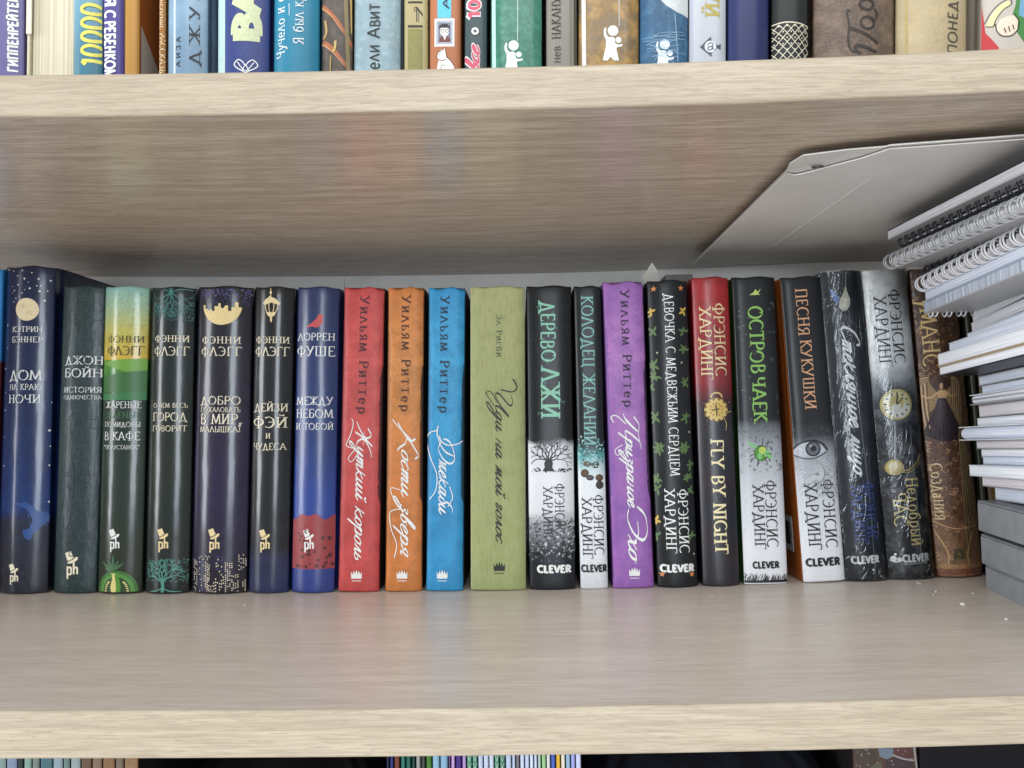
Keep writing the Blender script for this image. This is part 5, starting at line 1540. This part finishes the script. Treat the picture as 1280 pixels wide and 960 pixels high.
b = up(963.6, 1013, 964, 1012, '262c2d', 'black book with a cream lattice pattern below a cream line', mott=((60, .3, '1c2122'),), sag=.003)
P = S_(b, [(963, 30), (985, 28.5), (1014, 31.6)], 1.5)
for k in range(-5, 12):
    x0 = 964 + k * 9.6
    P += S_(b, [(x0, 31), (x0 + 41, 78)], .9, 0, False) + S_(b, [(x0, 31), (x0 - 41, 78)], .9, 0, False)
    for j in range(6):
        P.append((b.circ(x0 + 4.8 * (j % 2), 33 + j * 7.4, 1, 6), 0))
b.decal('lattice_print', P, [ink('d9d2ba', .4)], .0001)
b = up(1016, 1121, 1016.5, 1120, '6f5b4c', 'wide brown leather book with curly black script', mott=((160, .5, '8a7462'), (700, .4, '57463a')), sag=.005, rough=.4, coat=.3, coatr=.25, bump=(700, .7, .0006, (1, 1, 1)))
P = S_(b, [(1062, 17), (1058.6, 13.6), (1057.6, 19), (1060, 32), (1059, 48), (1061, 62), (1066, 67.4)], 2.4) + S_(b, [(1060, 36), (1070, 40), (1082, 45), (1097, 55)], 4.2, 0, True, .8) + S_(b, [(1074, 68), (1068, 65), (1069, 59), (1076, 59), (1084, 62), (1095, 66)], 3.6)
for (ox, oy, rx_, ry_) in ((1083, 30, 8.4, 7.2), (1082, 7, 8.4, 6.4)):
    P += S_(b, [(ox + rx_ * math.cos(t) - 1.5 * math.sin(t), oy + ry_ * math.sin(t) + 1.6 * math.cos(t)) for t in [.45 * j for j in range(15)]], 3)
P += S_(b, [(1091, 27), (1096, 20), (1092, 12)], 2) + S_(b, [(1074, -3), (1086, -8), (1096, -2)], 3)
b.decal('title_lettering', P, [ink('2a221d', .45)], .00016)
b = up(1121, 1211, 1120.5, 1210.5, 'cbb78c', 'wide cream tan book with dark carved looking capitals', mott=((300, .35, 'b9a376'), (80, .2, 'd6c59e')), sag=.006, bump=(700, .5, .0005, (1, 1, 1)))
b.text('title_lettering', [('ПОНЕДЕЛ', (1196.8, 68), (1196.8, -22), 13.6)], ink('4a463e', .5), 'sans', track=.06)
b.decal('edge_print_or_gloss', [(b.px([(1134, -20), (1137, -20), (1137, 95), (1134, 95)]), 0)], [ink('a8955f', .4)], .00006)
b = up(1211.8, 1226, 1211.5, 1225.5, '7d6547', 'narrow brown book next to the white illustrated one', mott=((80, .6, 'a08a66'), (200, .5, '3a2c20')), sag=.0015, Y=YU + .012)
b = up(1226.8, 1330, 1226.8, 1328, 'ddd3c4', 'white book illustrated with a cartoon hand beside a red strip', sag=.003, p=4)
P = [(b.px([(1224, -20), (1230, 0), (1234, 40), (1248, 60), (1249, 80), (1224, 80)]), 0), (b.px([(1272, -20), (1300, -20), (1300, 95), (1280, 56), (1269, 40), (1264, 20), (1268, 8)]), 1), (b.px([(1274, 0), (1290, 0), (1290, 20), (1280, 24), (1272, 20)]), 4)]
P += [(b.px([(1234, 32), (1240, 18), (1250, 6), (1260, 1), (1262, 8), (1250, 16), (1243, 30), (1240, 34)]), 3), (b.px([(1244, 34), (1250, 25), (1258, 21), (1266, 20), (1271, 26), (1270, 38), (1262, 45), (1252, 45), (1246, 40)]), 2)]
for q_ in ([(1233, 28), (1239, 16), (1248, 6), (1260, 0), (1263, 6), (1252, 14), (1244, 26), (1242, 33), (1234, 32)], [(1244, 30), (1246, 40), (1252, 46), (1262, 46), (1270, 39), (1272, 28), (1266, 19)], [(1254, 36), (1256, 42)], [(1259, 34), (1261, 41)], [(1264, 32), (1266, 38)]):
    P += S_(b, q_, 1.0, 5)
b.decal('hand_picture', P, [ink('b8242c', .4), ink('3f7d3c', .4), ink('e8d3be', .4), ink('e2d7a0', .4), ink('6a9cb8', .4), ink('1a1a1c', .4)], .0001)

# ------------------------------------------------------------------ row below: only a strip of it shows under the board
LROW = 'thin books and magazines in the lower row'
YL = -.15


def low(x0, x1, base, label, Y=YL, h=.228, dec=None):
    a, c = atY(x0, 953, Y), atY(x1, 953, Y)
    b = Book('book', (x0, 950), (x1, 950), (x0, 956), (x1, 956), Y=Y, floor=lambda x: -.262, sag=.0008, p=4, height=h, depth=.16, shrink=.0003)
    b.lean = 0
    b.root.rotation_euler = (0, 0, 0)
    b.root.location = ((a.x + c.x) / 2, Y, -.2619)
    b.w = c.x - a.x - .0003
    b.inv = Matrix.Translation(b.root.location).inverted()
    b.build(spine_mat('spine_lower', b.h, [(0, base), (1, base)], b.w, mott=((60, .3, '3a4548'),) if dec == 'mott' else None, **SATIN), ink('14110f', .6), ink('14110f', .6), groove=False, t=min(.0004, b.w * .2), wav=0)
    tag(b.root, label, 'book', LROW)
    return b


for x0, x1, c, lab in ((-6, 8, '8aa39a', 'grey green book at the left end of the lower row'), (8.5, 22, '8796b4', 'greyish blue book in the lower row right of the leftmost'), (22.6, 30, '10302c', 'very dark green thin book between the two pale lower books'), (30.4, 40, '8fb0a2', 'mint thin book in the lower row'),
                       (40.6, 50, '7d8c82', 'grey green thin book in the lower row beside the mint one'), (50.6, 66, '47707a', 'teal grey book in the lower row'), (66.6, 79, '93aab4', 'pale blue grey book in the lower row right of the teal one'), (79.6, 88, '6f8a86', 'dull teal thin book in the lower row before the pale one'),
                       (88.6, 101, '9cadac', 'pale grey book in the lower row left of the brown ones'), (101.6, 115, '6d4f36', 'dark brown book, first of the brown ones in the lower row'), (115.6, 128, '86705a', 'dusty brown book, second of the brown ones in the lower row'), (128.6, 144, '8a6540', 'warm tan book, third of the brown ones in the lower row'),
                       (144.6, 155, '7d6a58', 'grey brown book, fourth of the brown ones in the lower row'), (155.6, 173, '94714c', 'light tan book beside the black bag in the lower row')):
    low(x0, x1, c, lab, dec='mott')
MAG = [(483, 487, '161c3c', 'dark navy magazine left of the brown one'), (487.4, 492.4, '1d2b6b', 'royal blue magazine left of the brown one'), (492.8, 500, '6e3420', 'brown red magazine spine'), (501, 507, '1d6a5c', 'bright teal magazine, first of three teal ones'),
       (507.6, 514, '155a4e', 'mid teal magazine, second of three teal ones'), (514.6, 519.6, '0d3c34', 'dark teal magazine, third of three teal ones'), (520, 526, '8e9490', 'light grey magazine after the teal ones'), (526.6, 532, '3a4038', 'dark grey magazine left of the grass green one'), (532.6, 540, '3f7426', 'grass green magazine spine'),
       (540.6, 549.6, '86aec6', 'light blue magazine right of the grass green one'), (550.4, 560, '7fa7c2', 'light blue magazine left of the violet ones'), (560.6, 563.4, '6a5684', 'narrow grey violet magazine'), (563.8, 569, 'b795c6', 'lilac magazine left of the deep purple one'), (569.4, 577.4, '3a1f74', 'deep purple magazine spine'), (577.8, 583, 'a88cc0', 'lilac magazine right of the deep purple one'),
       (583.6, 590, '4f9074', 'green magazine with white chevrons, first from the left'), (590.4, 597, '4a8a70', 'green magazine with white chevrons, second from the left'), (597.6, 604, 'b4c4de', 'pale blue magazine right of the first chevron pair'), (604.4, 611, 'bccae2', 'pale blue magazine midway between the chevron pairs'), (611.4, 617.6, 'c2cee4', 'pale blue magazine left of the second chevron pair'),
       (618, 624, '4f9074', 'green magazine with white chevrons, third from the left'), (624.4, 631.4, '3f7e66', 'green magazine with white chevrons, fourth from the left'), (632, 639.4, 'aebfdc', 'pale blue magazine right of the second chevron pair'), (640, 644.4, 'b9c6e0', 'pale blue magazine left of the dull mauve one'), (644.8, 649.6, '77707a', 'dull mauve magazine spine'), (650, 655.6, 'c4cfe6', 'near white magazine right of the dull mauve one'),
       (656, 661.6, 'bac8e2', 'pale blue magazine, second right of the dull mauve one'), (662, 667, 'cdd6ea', 'near white magazine, third right of the dull mauve one'), (667.4, 671.6, 'c6d0e6', 'narrow near white magazine before the pale green ones'), (672, 676.4, 'a9c0b4', 'pale green grey magazine left of the light green one'), (676.8, 682.6, '93bf86', 'light green magazine spine'), (683, 688, 'd2d4d2', 'off white magazine left of the bright blue one'),
       (688.4, 694.4, '3f5cb4', 'bright blue magazine next to the yellow one'), (694.8, 700.6, 'd6a92e', 'yellow magazine right of the bright blue one'), (701, 706.6, 'd8d3c4', 'cream magazine right of the yellow one'), (707, 713, '8fb0c6', 'soft blue magazine near the dark bag'), (713.4, 719, '98a2da', 'periwinkle magazine near the dark bag'), (719.4, 726.4, 'bfc8e6', 'pale lilac magazine touching the dark bag')]
for k, (x0, x1, c, lab) in enumerate(MAG):
    b = low(x0, x1, c, lab, h=.228 - .002 * ((k * 7) % 3))
    if 'chevron' in lab:
        P = []
        xm = (x0 + x1) / 2
        for j in range(22):
            y = 930 + j * 9
            P += S_(b, [(x0 + 1, y - 2.6), (xm, y + 2.4), (x1 - 1, y - 2.6)], 1.1, 0, False)
        b.decal('chevron_print', P, [WHITE], .0001)


def soft_bag(name, x0, x1, Y, ztop, colr, label, cat, seed):
    """a slumped cloth bag: rounded, creased, with a handle"""
    from mathutils import noise as mn
    a, c = atY(x0, 955, Y), atY(x1, 955, Y)
    w, h, d = c.x - a.x, ztop + .262, .15
    r = empty(name, ((a.x + c.x) / 2, Y, -.2619))
    V, F = [], []
    nu, nv = 64, 30
    for j in range(nv + 1):
        t = j / nv
        for i in range(nu):
            an = 2 * math.pi * i / nu
            ca, sa = math.cos(an), math.sin(an)
            sx, sy = math.copysign(abs(ca) ** .3, ca), math.copysign(abs(sa) ** .3, sa)
            k = 1 if t < .8 else max(.0, 1 - ((t - .8) / .2) ** 2.4)
            nn = 1 + .05 * mn.noise(Vector((ca * 2 + seed, sa * 2, t * 5))) + .025 * mn.noise(Vector((ca * 6, sa * 6 + seed, t * 12)))
            V.append((sx * w / 2 * (.35 + .65 * k if t > .8 else 1) * min(1.0, nn), d / 2 + sy * d / 2 * (.15 + .85 * k if t > .8 else 1) * min(1, nn), t * h * (1 - .05 * abs(mn.noise(Vector((ca * 3 + seed, sa, 2)))))))
    for j in range(nv):
        for i in range(nu):
            F.append((j * nu + i, j * nu + (i + 1) % nu, (j + 1) * nu + (i + 1) % nu, (j + 1) * nu + i))
    F.append(tuple(range(nu))[::-1])
    F.append(tuple(nv * nu + i for i in range(nu)))
    m = M('cloth_' + name, .7, .25)
    m.col(m.mix(m.ss(m.noise(60, 4), .4, .7), colr, tuple(v * 2.2 for v in lin(colr)[:3]) + (1,)))
    m.bump(m.noise(1400, 2), .3, .0004)
    mesh('bag_body', V, F, [m.m], r, None, True)
    bm = bmesh.new()
    tube(bm, crom([(-w * .2, .004, .0), (0, 0, 0)], 2) and [(-w * .22 + w * .44 * k / 14, d * .3, h * .93 - .02 * (1 - math.sin(math.pi * k / 14)) + .012) for k in range(15)], .004, 8)
    frombm('handle', bm, [m.m], r, True)
    tag(r, label, cat)
    return r


soft_bag('cloth_bag', 172, 481, -.162, -.04, '07080a', 'black cloth bag between the brown books and the magazines on the lower shelf', 'bag', 1.0)
soft_bag('cloth_bag', 728, 1064, -.135, -.036, '0b101c', 'dark navy cloth bag right of the magazines on the lower shelf', 'bag', 5.0)
# a patterned card pack and a dark box at the right of the lower shelf
b = low(1066, 1147, '3d2a1a', 'brown and plum patterned pack right of the navy bag on the lower shelf', Y=-.13)
b.root.name = 'card_pack'
b.root['category'] = 'card pack'
del b.root['group']
P = [(b.px([(1098, 935), (1116, 935), (1118, 944), (1108, 949), (1099, 945)]), 0), (b.px([(1117, 933), (1140, 933), (1143, 950), (1128, 947), (1116, 942)]), 1), (b.px([(1108, 950), (1124, 945), (1138, 952), (1146, 966), (1104, 970)]), 2), (b.px([(1066, 935), (1090, 935), (1096, 948), (1082, 962), (1072, 950)]), 3),
     (b.px([(1088, 958), (1100, 951), (1104, 962), (1094, 972), (1082, 968)]), 4), (b.px([(1141, 932), (1144.5, 932), (1148, 966), (1146, 966)]), 5), (b.px([(1116, 942.6), (1128, 947), (1143, 950), (1143, 952), (1127, 949), (1114, 944)]), 5)]
P += dots(b, random.Random(5), 26, 1070, 1144, 936, 962, .4, 1.1, 5, 5)
b.decal('pack_picture', P, [ink('5c6b7a', .5), ink('451c18', .5), ink('25101c', .5), ink('301c0c', .5), ink('464430', .5), ink('8c8888', .5)], .0001)
bm = bmesh.new()
a, c = atY(1149, 955, -.13), atY(1330, 955, -.13)
bbox_bm(bm, a.x, c.x, -.13, .1, -.2618, -.04, .002)
r = empty('storage_box', ((a.x + c.x) / 2, -.13, -.2618))
o = frombm('box_body', bm, [ink('0b070e', .7, 0.0, .2)], r)
o.matrix_parent_inverse = Matrix.Translation(r.location).inverted()
bm = bmesh.new()
bbox_bm(bm, a.x - .001, c.x + .001, -.1315, .1015, -.0395, -.028, .002)
o = frombm('lid', bm, [ink('0d0911', .7, 0.0, .2)], r)
o.matrix_parent_inverse = Matrix.Translation(r.location).inverted()
tag(r, 'dark plum storage box at the right end of the lower shelf', 'box')

# ------------------------------------------------------------------ the stack at the right
SROW = 'notebooks piled at the right end of the shelf'
PG = {'w': paper_mat('white_sheets', 'f1f2f5', 'cbd0da', 'z'), 'g': paper_mat('grey_sheets', 'd8d8db', 'b0b1b7', 'z'), 'b': paper_mat('bluish_sheets', 'e2e7f0', 'bbc3d4', 'z'), 'p': paper_mat('pinkish_sheets', 'ddd7da', 'bfb9bf', 'z')}
PG['s'] = paper_mat('striped_sheets', 'c9cfda', '8f98a8', 'y', 420)
WIRE = {'white': M('white_wire', .3, .5), 'steel': M('steel_wire', .3, .5), 'dark': M('black_wire', .4, .5)}
WIRE['white'].col(lin('d4d6da'))
WIRE['steel'].col(lin('a9abac'))
WIRE['steel'].b.inputs['Metallic'].default_value = .4
WIRE['dark'].col(lin('2a2c30'))
SHEET = {k: ink(v, .4) for k, v in dict(white='e0e3e8', grey='9a9a9c', dark='1a1c22', blue='a9b4c8', paleg='b8b9bb', tan='b9a890', navy='181b2e').items()}


def frame(px, yt, yb, y1t, yaw, Y0=-.035):
    """pose of a pile item from the photo: its far left corner, and the row where its top edge leaves the frame"""
    A, B = atY(px, yt, Y0), atY(px, yb, Y0)
    d = ray(1280, y1t)
    # solve CAM + d t = (A.x - s sin, Y0 - s cos)
    sn, cs = math.sin(yaw), math.cos(yaw)
    det = d.x * cs - d.y * sn
    rx, ry = A.x - CAM.x, Y0 - CAM.y
    t = (rx * cs - ry * sn) / det
    s_ = (d.x * ry - d.y * rx) / det
    z = CAM.z + d.z * t
    tilt = math.atan2(z - A.z, s_)
    return A, A.z - B.z, tilt


TILTS = {288: -.02, 299.5: -.012, 307: -.015, 322: -.025, 336.5: .01, 350: .05, 364: .047, 378: .048, 389: .13, 404: .108, 417: .082, 429: .062, 443: .055, 458.5: .055,
         470.5: .056, 483: .05, 494: .046, 507: .047, 523: .043, 534: .04, 551: .043, 561: .044, 571: .044, 581: .042, 595: .038, 608: .03}


def notebook(px, yt, yb, y1t, label, paper='w', top='white', bot='white', yaw=.10, L_=.158, wd=.125, tc=.0006, coil=None, dia=.0085, cx=-.002, end_coil=False, Y0=-.035, rnd=False, cat='notebook', name='notebook'):
    A, th, tilt = frame(px, yt, yb, y1t, yaw, Y0)
    tilt = TILTS.get(yt, tilt)
    th = max(th, .0016) + .0004
    tilt = max(-.02, min(.17, tilt))
    r = empty(name, (A.x, A.y, A.z - th), (0, 0, 0))
    # local axes: x right, -y towards the viewer, z up
    r.rotation_mode = 'XYZ'
    r.rotation_euler = (Matrix.Rotation(-yaw, 3, 'Z') @ Matrix.Rotation(-tilt, 3, 'X')).to_euler()
    bm = bmesh.new()
    bbox_bm(bm, .0002, wd - .0006, -L_ + .0006, -.0002, tc, th - tc, .0003 if not rnd else min(.004, th * .42), 1 if not rnd else 4)
    frombm('page_block', bm, [PG[paper]], r, rnd)
    for nm, z0, z1, m in (('front_cover', th - tc, th, top), ('back_cover', 0, tc, bot)):
        bm = bmesh.new()
        bbox_bm(bm, .0, wd, -L_, 0, z0 + .00002, z1 - .00002, .00015, 1)
        frombm(nm, bm, [SHEET[m]], r)
    if coil:
        bm = bmesh.new()
        n = int(L_ / .0085)
        for k in range(n):
            for q in (0, .0026):
                y = -.004 - k * .0085 - q
                pts = [(cx + dia / 2 * math.cos(t), y + .0012 * math.sin(t * .5 + .4), th / 2 + dia / 2 * math.sin(t)) for t in [2 * math.pi * j / 16 for j in range(16)]]
                tube(bm, pts, .00052, 6, True)
        frombm('spiral_binding', bm, [WIRE[coil].m], r, True)
    if end_coil:
        bm = bmesh.new()
        for k in range(int(wd / .0085)):
            for q in (0, .0028):
                x = .005 + k * .0085 + q
                pts = [(x + .0006 * math.sin(t), .0008 + .0034 * math.cos(t), th * .3 + .0044 * math.sin(t)) for t in [2 * math.pi * j / 14 for j in range(14)]]
                tube(bm, pts, .0005, 6, True)
        frombm('spiral_binding', bm, [WIRE['white'].m], r, True)
    tag(r, label, cat, SROW)
    return r


notebook(1109, 288, 299, 202, 'topmost notebook of the pile, pale grey sheets under the plastic folder', 'g', 'dark', 'paleg', .04)
notebook(1131, 299.5, 306.5, 226, 'dark covered notebook with black spiral, second from the top of the pile', 'g', 'dark', 'dark', .04, tc=.0014, coil='dark', dia=.007)
notebook(1133, 307, 319, 248, 'plain grey notebook, third from the top, above the long steel spiral', 'g', 'grey', 'grey', .04)
notebook(1113, 322, 334, 266, 'grey notebook with long steel spiral reaching over the white book', 'g', 'grey', 'grey', .05, coil='steel', dia=.0092, cx=-.001)
notebook(1162, 336.5, 347.5, 281, 'notebook with black spiral squeezed between the steel and white spirals', 'g', 'dark', 'dark', .06, coil='dark', dia=.0085)
notebook(1153, 350, 362, 277, 'notebook with a bright white spiral binding', 'p', 'dark', 'white', .07, coil='white', dia=.0094, cx=-.001)
notebook(1156, 364, 376, 306, 'bluish grey notebook just below the bright white spiral', 'b', 'blue', 'blue', .08)
notebook(1154, 378, 391, 322, 'striped edge notebook with small wire rings along its far end', 's', 'blue', 'paleg', .08, end_coil=True)
notebook(1215, 389, 403, 350, 'thick pale grey notebook set back below the small wire rings', 'g', 'paleg', 'paleg', .09)
notebook(1214, 404, 416, 373, 'grey white notebook, second of the set back ones', 'g', 'white', 'grey', .09)
notebook(1209, 417, 427, 392, 'thin pale notebook above the one that begins to jut out', 'b', 'white', 'white', .10)
notebook(1186, 429, 440, 402, 'white notebook jutting half way out above the whitest ones', 'b', 'white', 'tan', .10)
notebook(1172, 443, 457.5, 411, 'thick white notebook jutting farthest left over the ornate book', 'w', 'white', 'tan', .10)
notebook(1174, 458.5, 469.5, 429, 'white notebook with black back cover over the wide dark gap', 'w', 'tan', 'dark', .10, tc=.0008)
notebook(1223, 470.5, 482, 457, 'grey white notebook directly under the wide dark gap', 'b', 'grey', 'grey', .10)
notebook(1227, 483, 492.5, 474, 'pale notebook above the rounded white one', 'b', 'white', 'tan', .10)
notebook(1212, 494, 506, 487, 'rounded white notebook jutting out a little below the dark gap', 'w', 'white', 'grey', .10, rnd=True)
notebook(1223, 507, 521.5, 499.5, 'pinkish grey notebook below the rounded white one', 'p', 'paleg', 'grey', .10)
notebook(1221, 523, 533, 519.5, 'thin bluish white notebook above the thick rounded one', 'w', 'white', 'white', .10)
notebook(1198, 534, 550, 533, 'thick rounded bluish notebook jutting out at eye level', 'b', 'white', 'white', .10, rnd=True)
notebook(1220, 551, 560.5, 548.5, 'pinkish grey notebook under the thick rounded one', 'p', 'paleg', 'grey', .10)
notebook(1226, 561, 570.5, 560, 'grey white notebook, second under the thick rounded one', 'w', 'paleg', 'blue', .10)
notebook(1228, 571, 580.5, 571, 'lilac white notebook just above the bright white one low in the pile', 'b', 'white', 'blue', .10)
notebook(1211, 581, 594, 583, 'bright white notebook jutting out low in the pile', 'w', 'white', 'white', .10)
notebook(1227, 595, 607, 599, 'pinkish notebook, second from the bottom of the pile', 'p', 'paleg', 'grey', .10)
notebook(1243, 608, 624, 613, 'lowest notebook of the pile, set back on the grey boxes', 'b', 'white', 'paleg', .10)

# grey flat boxes under the pile
GB = M('grey_box_card', .5, .35)
GB.col(GB.mix(GB.ss(GB.noise(50, 4), .4, .7), '888b8f', '7d8084'))
GB.bump(GB.noise(1200, 2), .15, .0003)
for (px, yt, yb, y1, lab) in ((1221, 625, 663, 636, 'topmost of three grey flat boxes, under the notebook pile'), (1225, 667, 704, 680, 'middle one of three grey flat boxes, below a thin dark gap'), (1231, 705.5, 739, 721, 'lowest of three grey flat boxes, standing on the shelf')):
    A, th, tilt = frame(px, yt, yb, y1, .16, -.033)
    r = empty('flat_box', (A.x, A.y, A.z - th), (0, 0, -.16))
    bm = bmesh.new()
    bbox_bm(bm, 0, .15, -.155, 0, 0, th * .93, .0008)
    frombm('box_body', bm, [GB.m], r)
    bm = bmesh.new()
    bbox_bm(bm, .0002, .1502, -.1552, .0002, th * .935, th, .0008)
    frombm('lid', bm, [GB.m], r)
    tag(r, lab, 'box', 'grey flat boxes under the notebooks')

# ------------------------------------------------------------------ plastic folder lying on the pile under the board
PL = M('frosted_plastic', .38, .5)
PL.col(PL.mix(PL.ss(PL.noise(12, 3), .4, .65), 'dcd9d5', 'd0ccc8'))
PL.b.inputs['Transmission Weight'].default_value = .15
PL.bump(PL.noise(500, 3), .08, .0004)
CR = ink('d6d4d0', .35)


def slab(name, pts, z, th, m, parent, curve=0.0):
    bm = bmesh.new()
    vs = [bm.verts.new((x, y, z)) for x, y in pts]
    f = bm.faces.new(vs)
    e = bmesh.ops.extrude_face_region(bm, geom=[f])
    for v in e['geom']:
        if isinstance(v, bmesh.types.BMVert):
            v.co.z += th
    bmesh.ops.recalc_face_normals(bm, faces=bm.faces)
    return frombm(name, bm, m if isinstance(m, list) else [m], parent)


fo = empty('plastic_folder', (.25, -.03, .2385))
Z = lambda px, py, z=.2395: tuple(atZ(px, py, z)[:2])
rel = lambda pts: [(x - .25, y + .03) for x, y in pts]
back_l, fl = Z(866, 331), Z(985, 214)
upper = [back_l, (fl[0], fl[1] - .0), Z(988, 207), Z(1004, 197), Z(1060, 190), Z(1108, 186), Z(1112, 184.5), Z(1280, 172), (.33, -.188), (.36, -.19), (.36, back_l[1])]
lower = [back_l, (fl[0], fl[1] + .002), Z(986, 217), Z(992, 218.5), Z(1002, 217), Z(1040, 207), Z(1075, 198), Z(1096, 191), Z(1112, 185.6), Z(1280, 173.6), (.33, -.1865), (.36, -.188), (.36, back_l[1])]
slab('back_sheet', rel(upper), .0019, .0006, PL.m, fo)
slab('front_sheet', rel(lower), .0006, .0006, PL.m, fo)
bm = bmesh.new()
tube(bm, [(*rel([Z(965, 308)])[0], .0005), (*rel([Z(1030, 262)])[0], .0005), (*rel([Z(1088, 222)])[0], .0005)], .00022, 6)
frombm('crease', bm, [CR], fo)
bm = bmesh.new()
tube(bm, [(*p_, .0009) for p_ in rel(lower[:9])], .0004, 6)
frombm('front_rim', bm, [CR], fo)
bm = bmesh.new()
tube(bm, [(*p_, .0022) for p_ in rel(upper[1:8])], .0004, 6)
frombm('back_rim', bm, [CR], fo)
bm = bmesh.new()
c_ = rel([Z(1022, 207)])[0]
tube(bm, [(c_[0] + .0028 * math.cos(t), c_[1] + .0014 * math.sin(t), .0004) for t in [2 * math.pi * k / 14 for k in range(14)]], .0004, 6, True)
frombm('eyelet', bm, [ink('4a423c', .5)], fo)
tag(fo, 'frosted grey plastic folder lying flat on the notebook pile under the board', 'folder')

# ------------------------------------------------------------------ torn paper sticking up behind the leaf book
a = [atY(*q, .012) for q in ((802, 348), (815, 328), (823, 340), (822, 356), (806, 356))]
V = [tuple(p) for p in a] + [tuple(p + Vector((.0006, .004, 0))) for p in a]
pf = mesh('paper_scrap', V, [(0, 1, 4), (1, 3, 4), (1, 2, 3), (5, 9, 6), (6, 9, 8), (6, 8, 7), (0, 5, 6, 1), (1, 6, 7, 2), (2, 7, 8, 3), (3, 8, 9, 4), (4, 9, 5, 0)], [ink('b9b6ae', .6)])
tag(pf, 'torn corner of pale paper poking up above the leaf book', 'paper')
bm = bmesh.new()
a0, a1 = atY(832, 349, .03), atY(866, 349, .03)
bbox_bm(bm, a0.x, a1.x, .03, .05, .20, atY(850, 343, .03).z, .0004)
gp = frombm('card_sheet', bm, [ink('6a665f', .55)])
tag(gp, 'grey card edge lying on the book tops beside the torn paper', 'card')

# paper crumbs on the shelf
rng = random.Random(7)
bm = bmesh.new()
for (px, py, s_) in ((1147, 730, .0011), (1170, 741, .0009), (1203, 757, .0017), (1216, 744, .0008), (1150, 731, .0008), (1166, 744, .0006), (1258, 776, .0012), (890, 741, .0007), (306, 752, .0007)):
    p = atZ(px, py, .005)
    p.z = sagf(p.x) + s_ * .3
    m4 = Matrix.Translation(p) @ Matrix.Rotation(rng.uniform(0, 3), 4, 'Z') @ Matrix.Diagonal((s_, s_ * .7, s_ * .45, 1))
    bmesh.ops.create_icosphere(bm, subdivisions=1, radius=1, matrix=m4)
cr = frombm('crumbs', bm, [ink('dedbd6', .7)])
tag(cr, 'small white paper crumbs scattered on the shelf', 'crumbs', None, 'stuff')
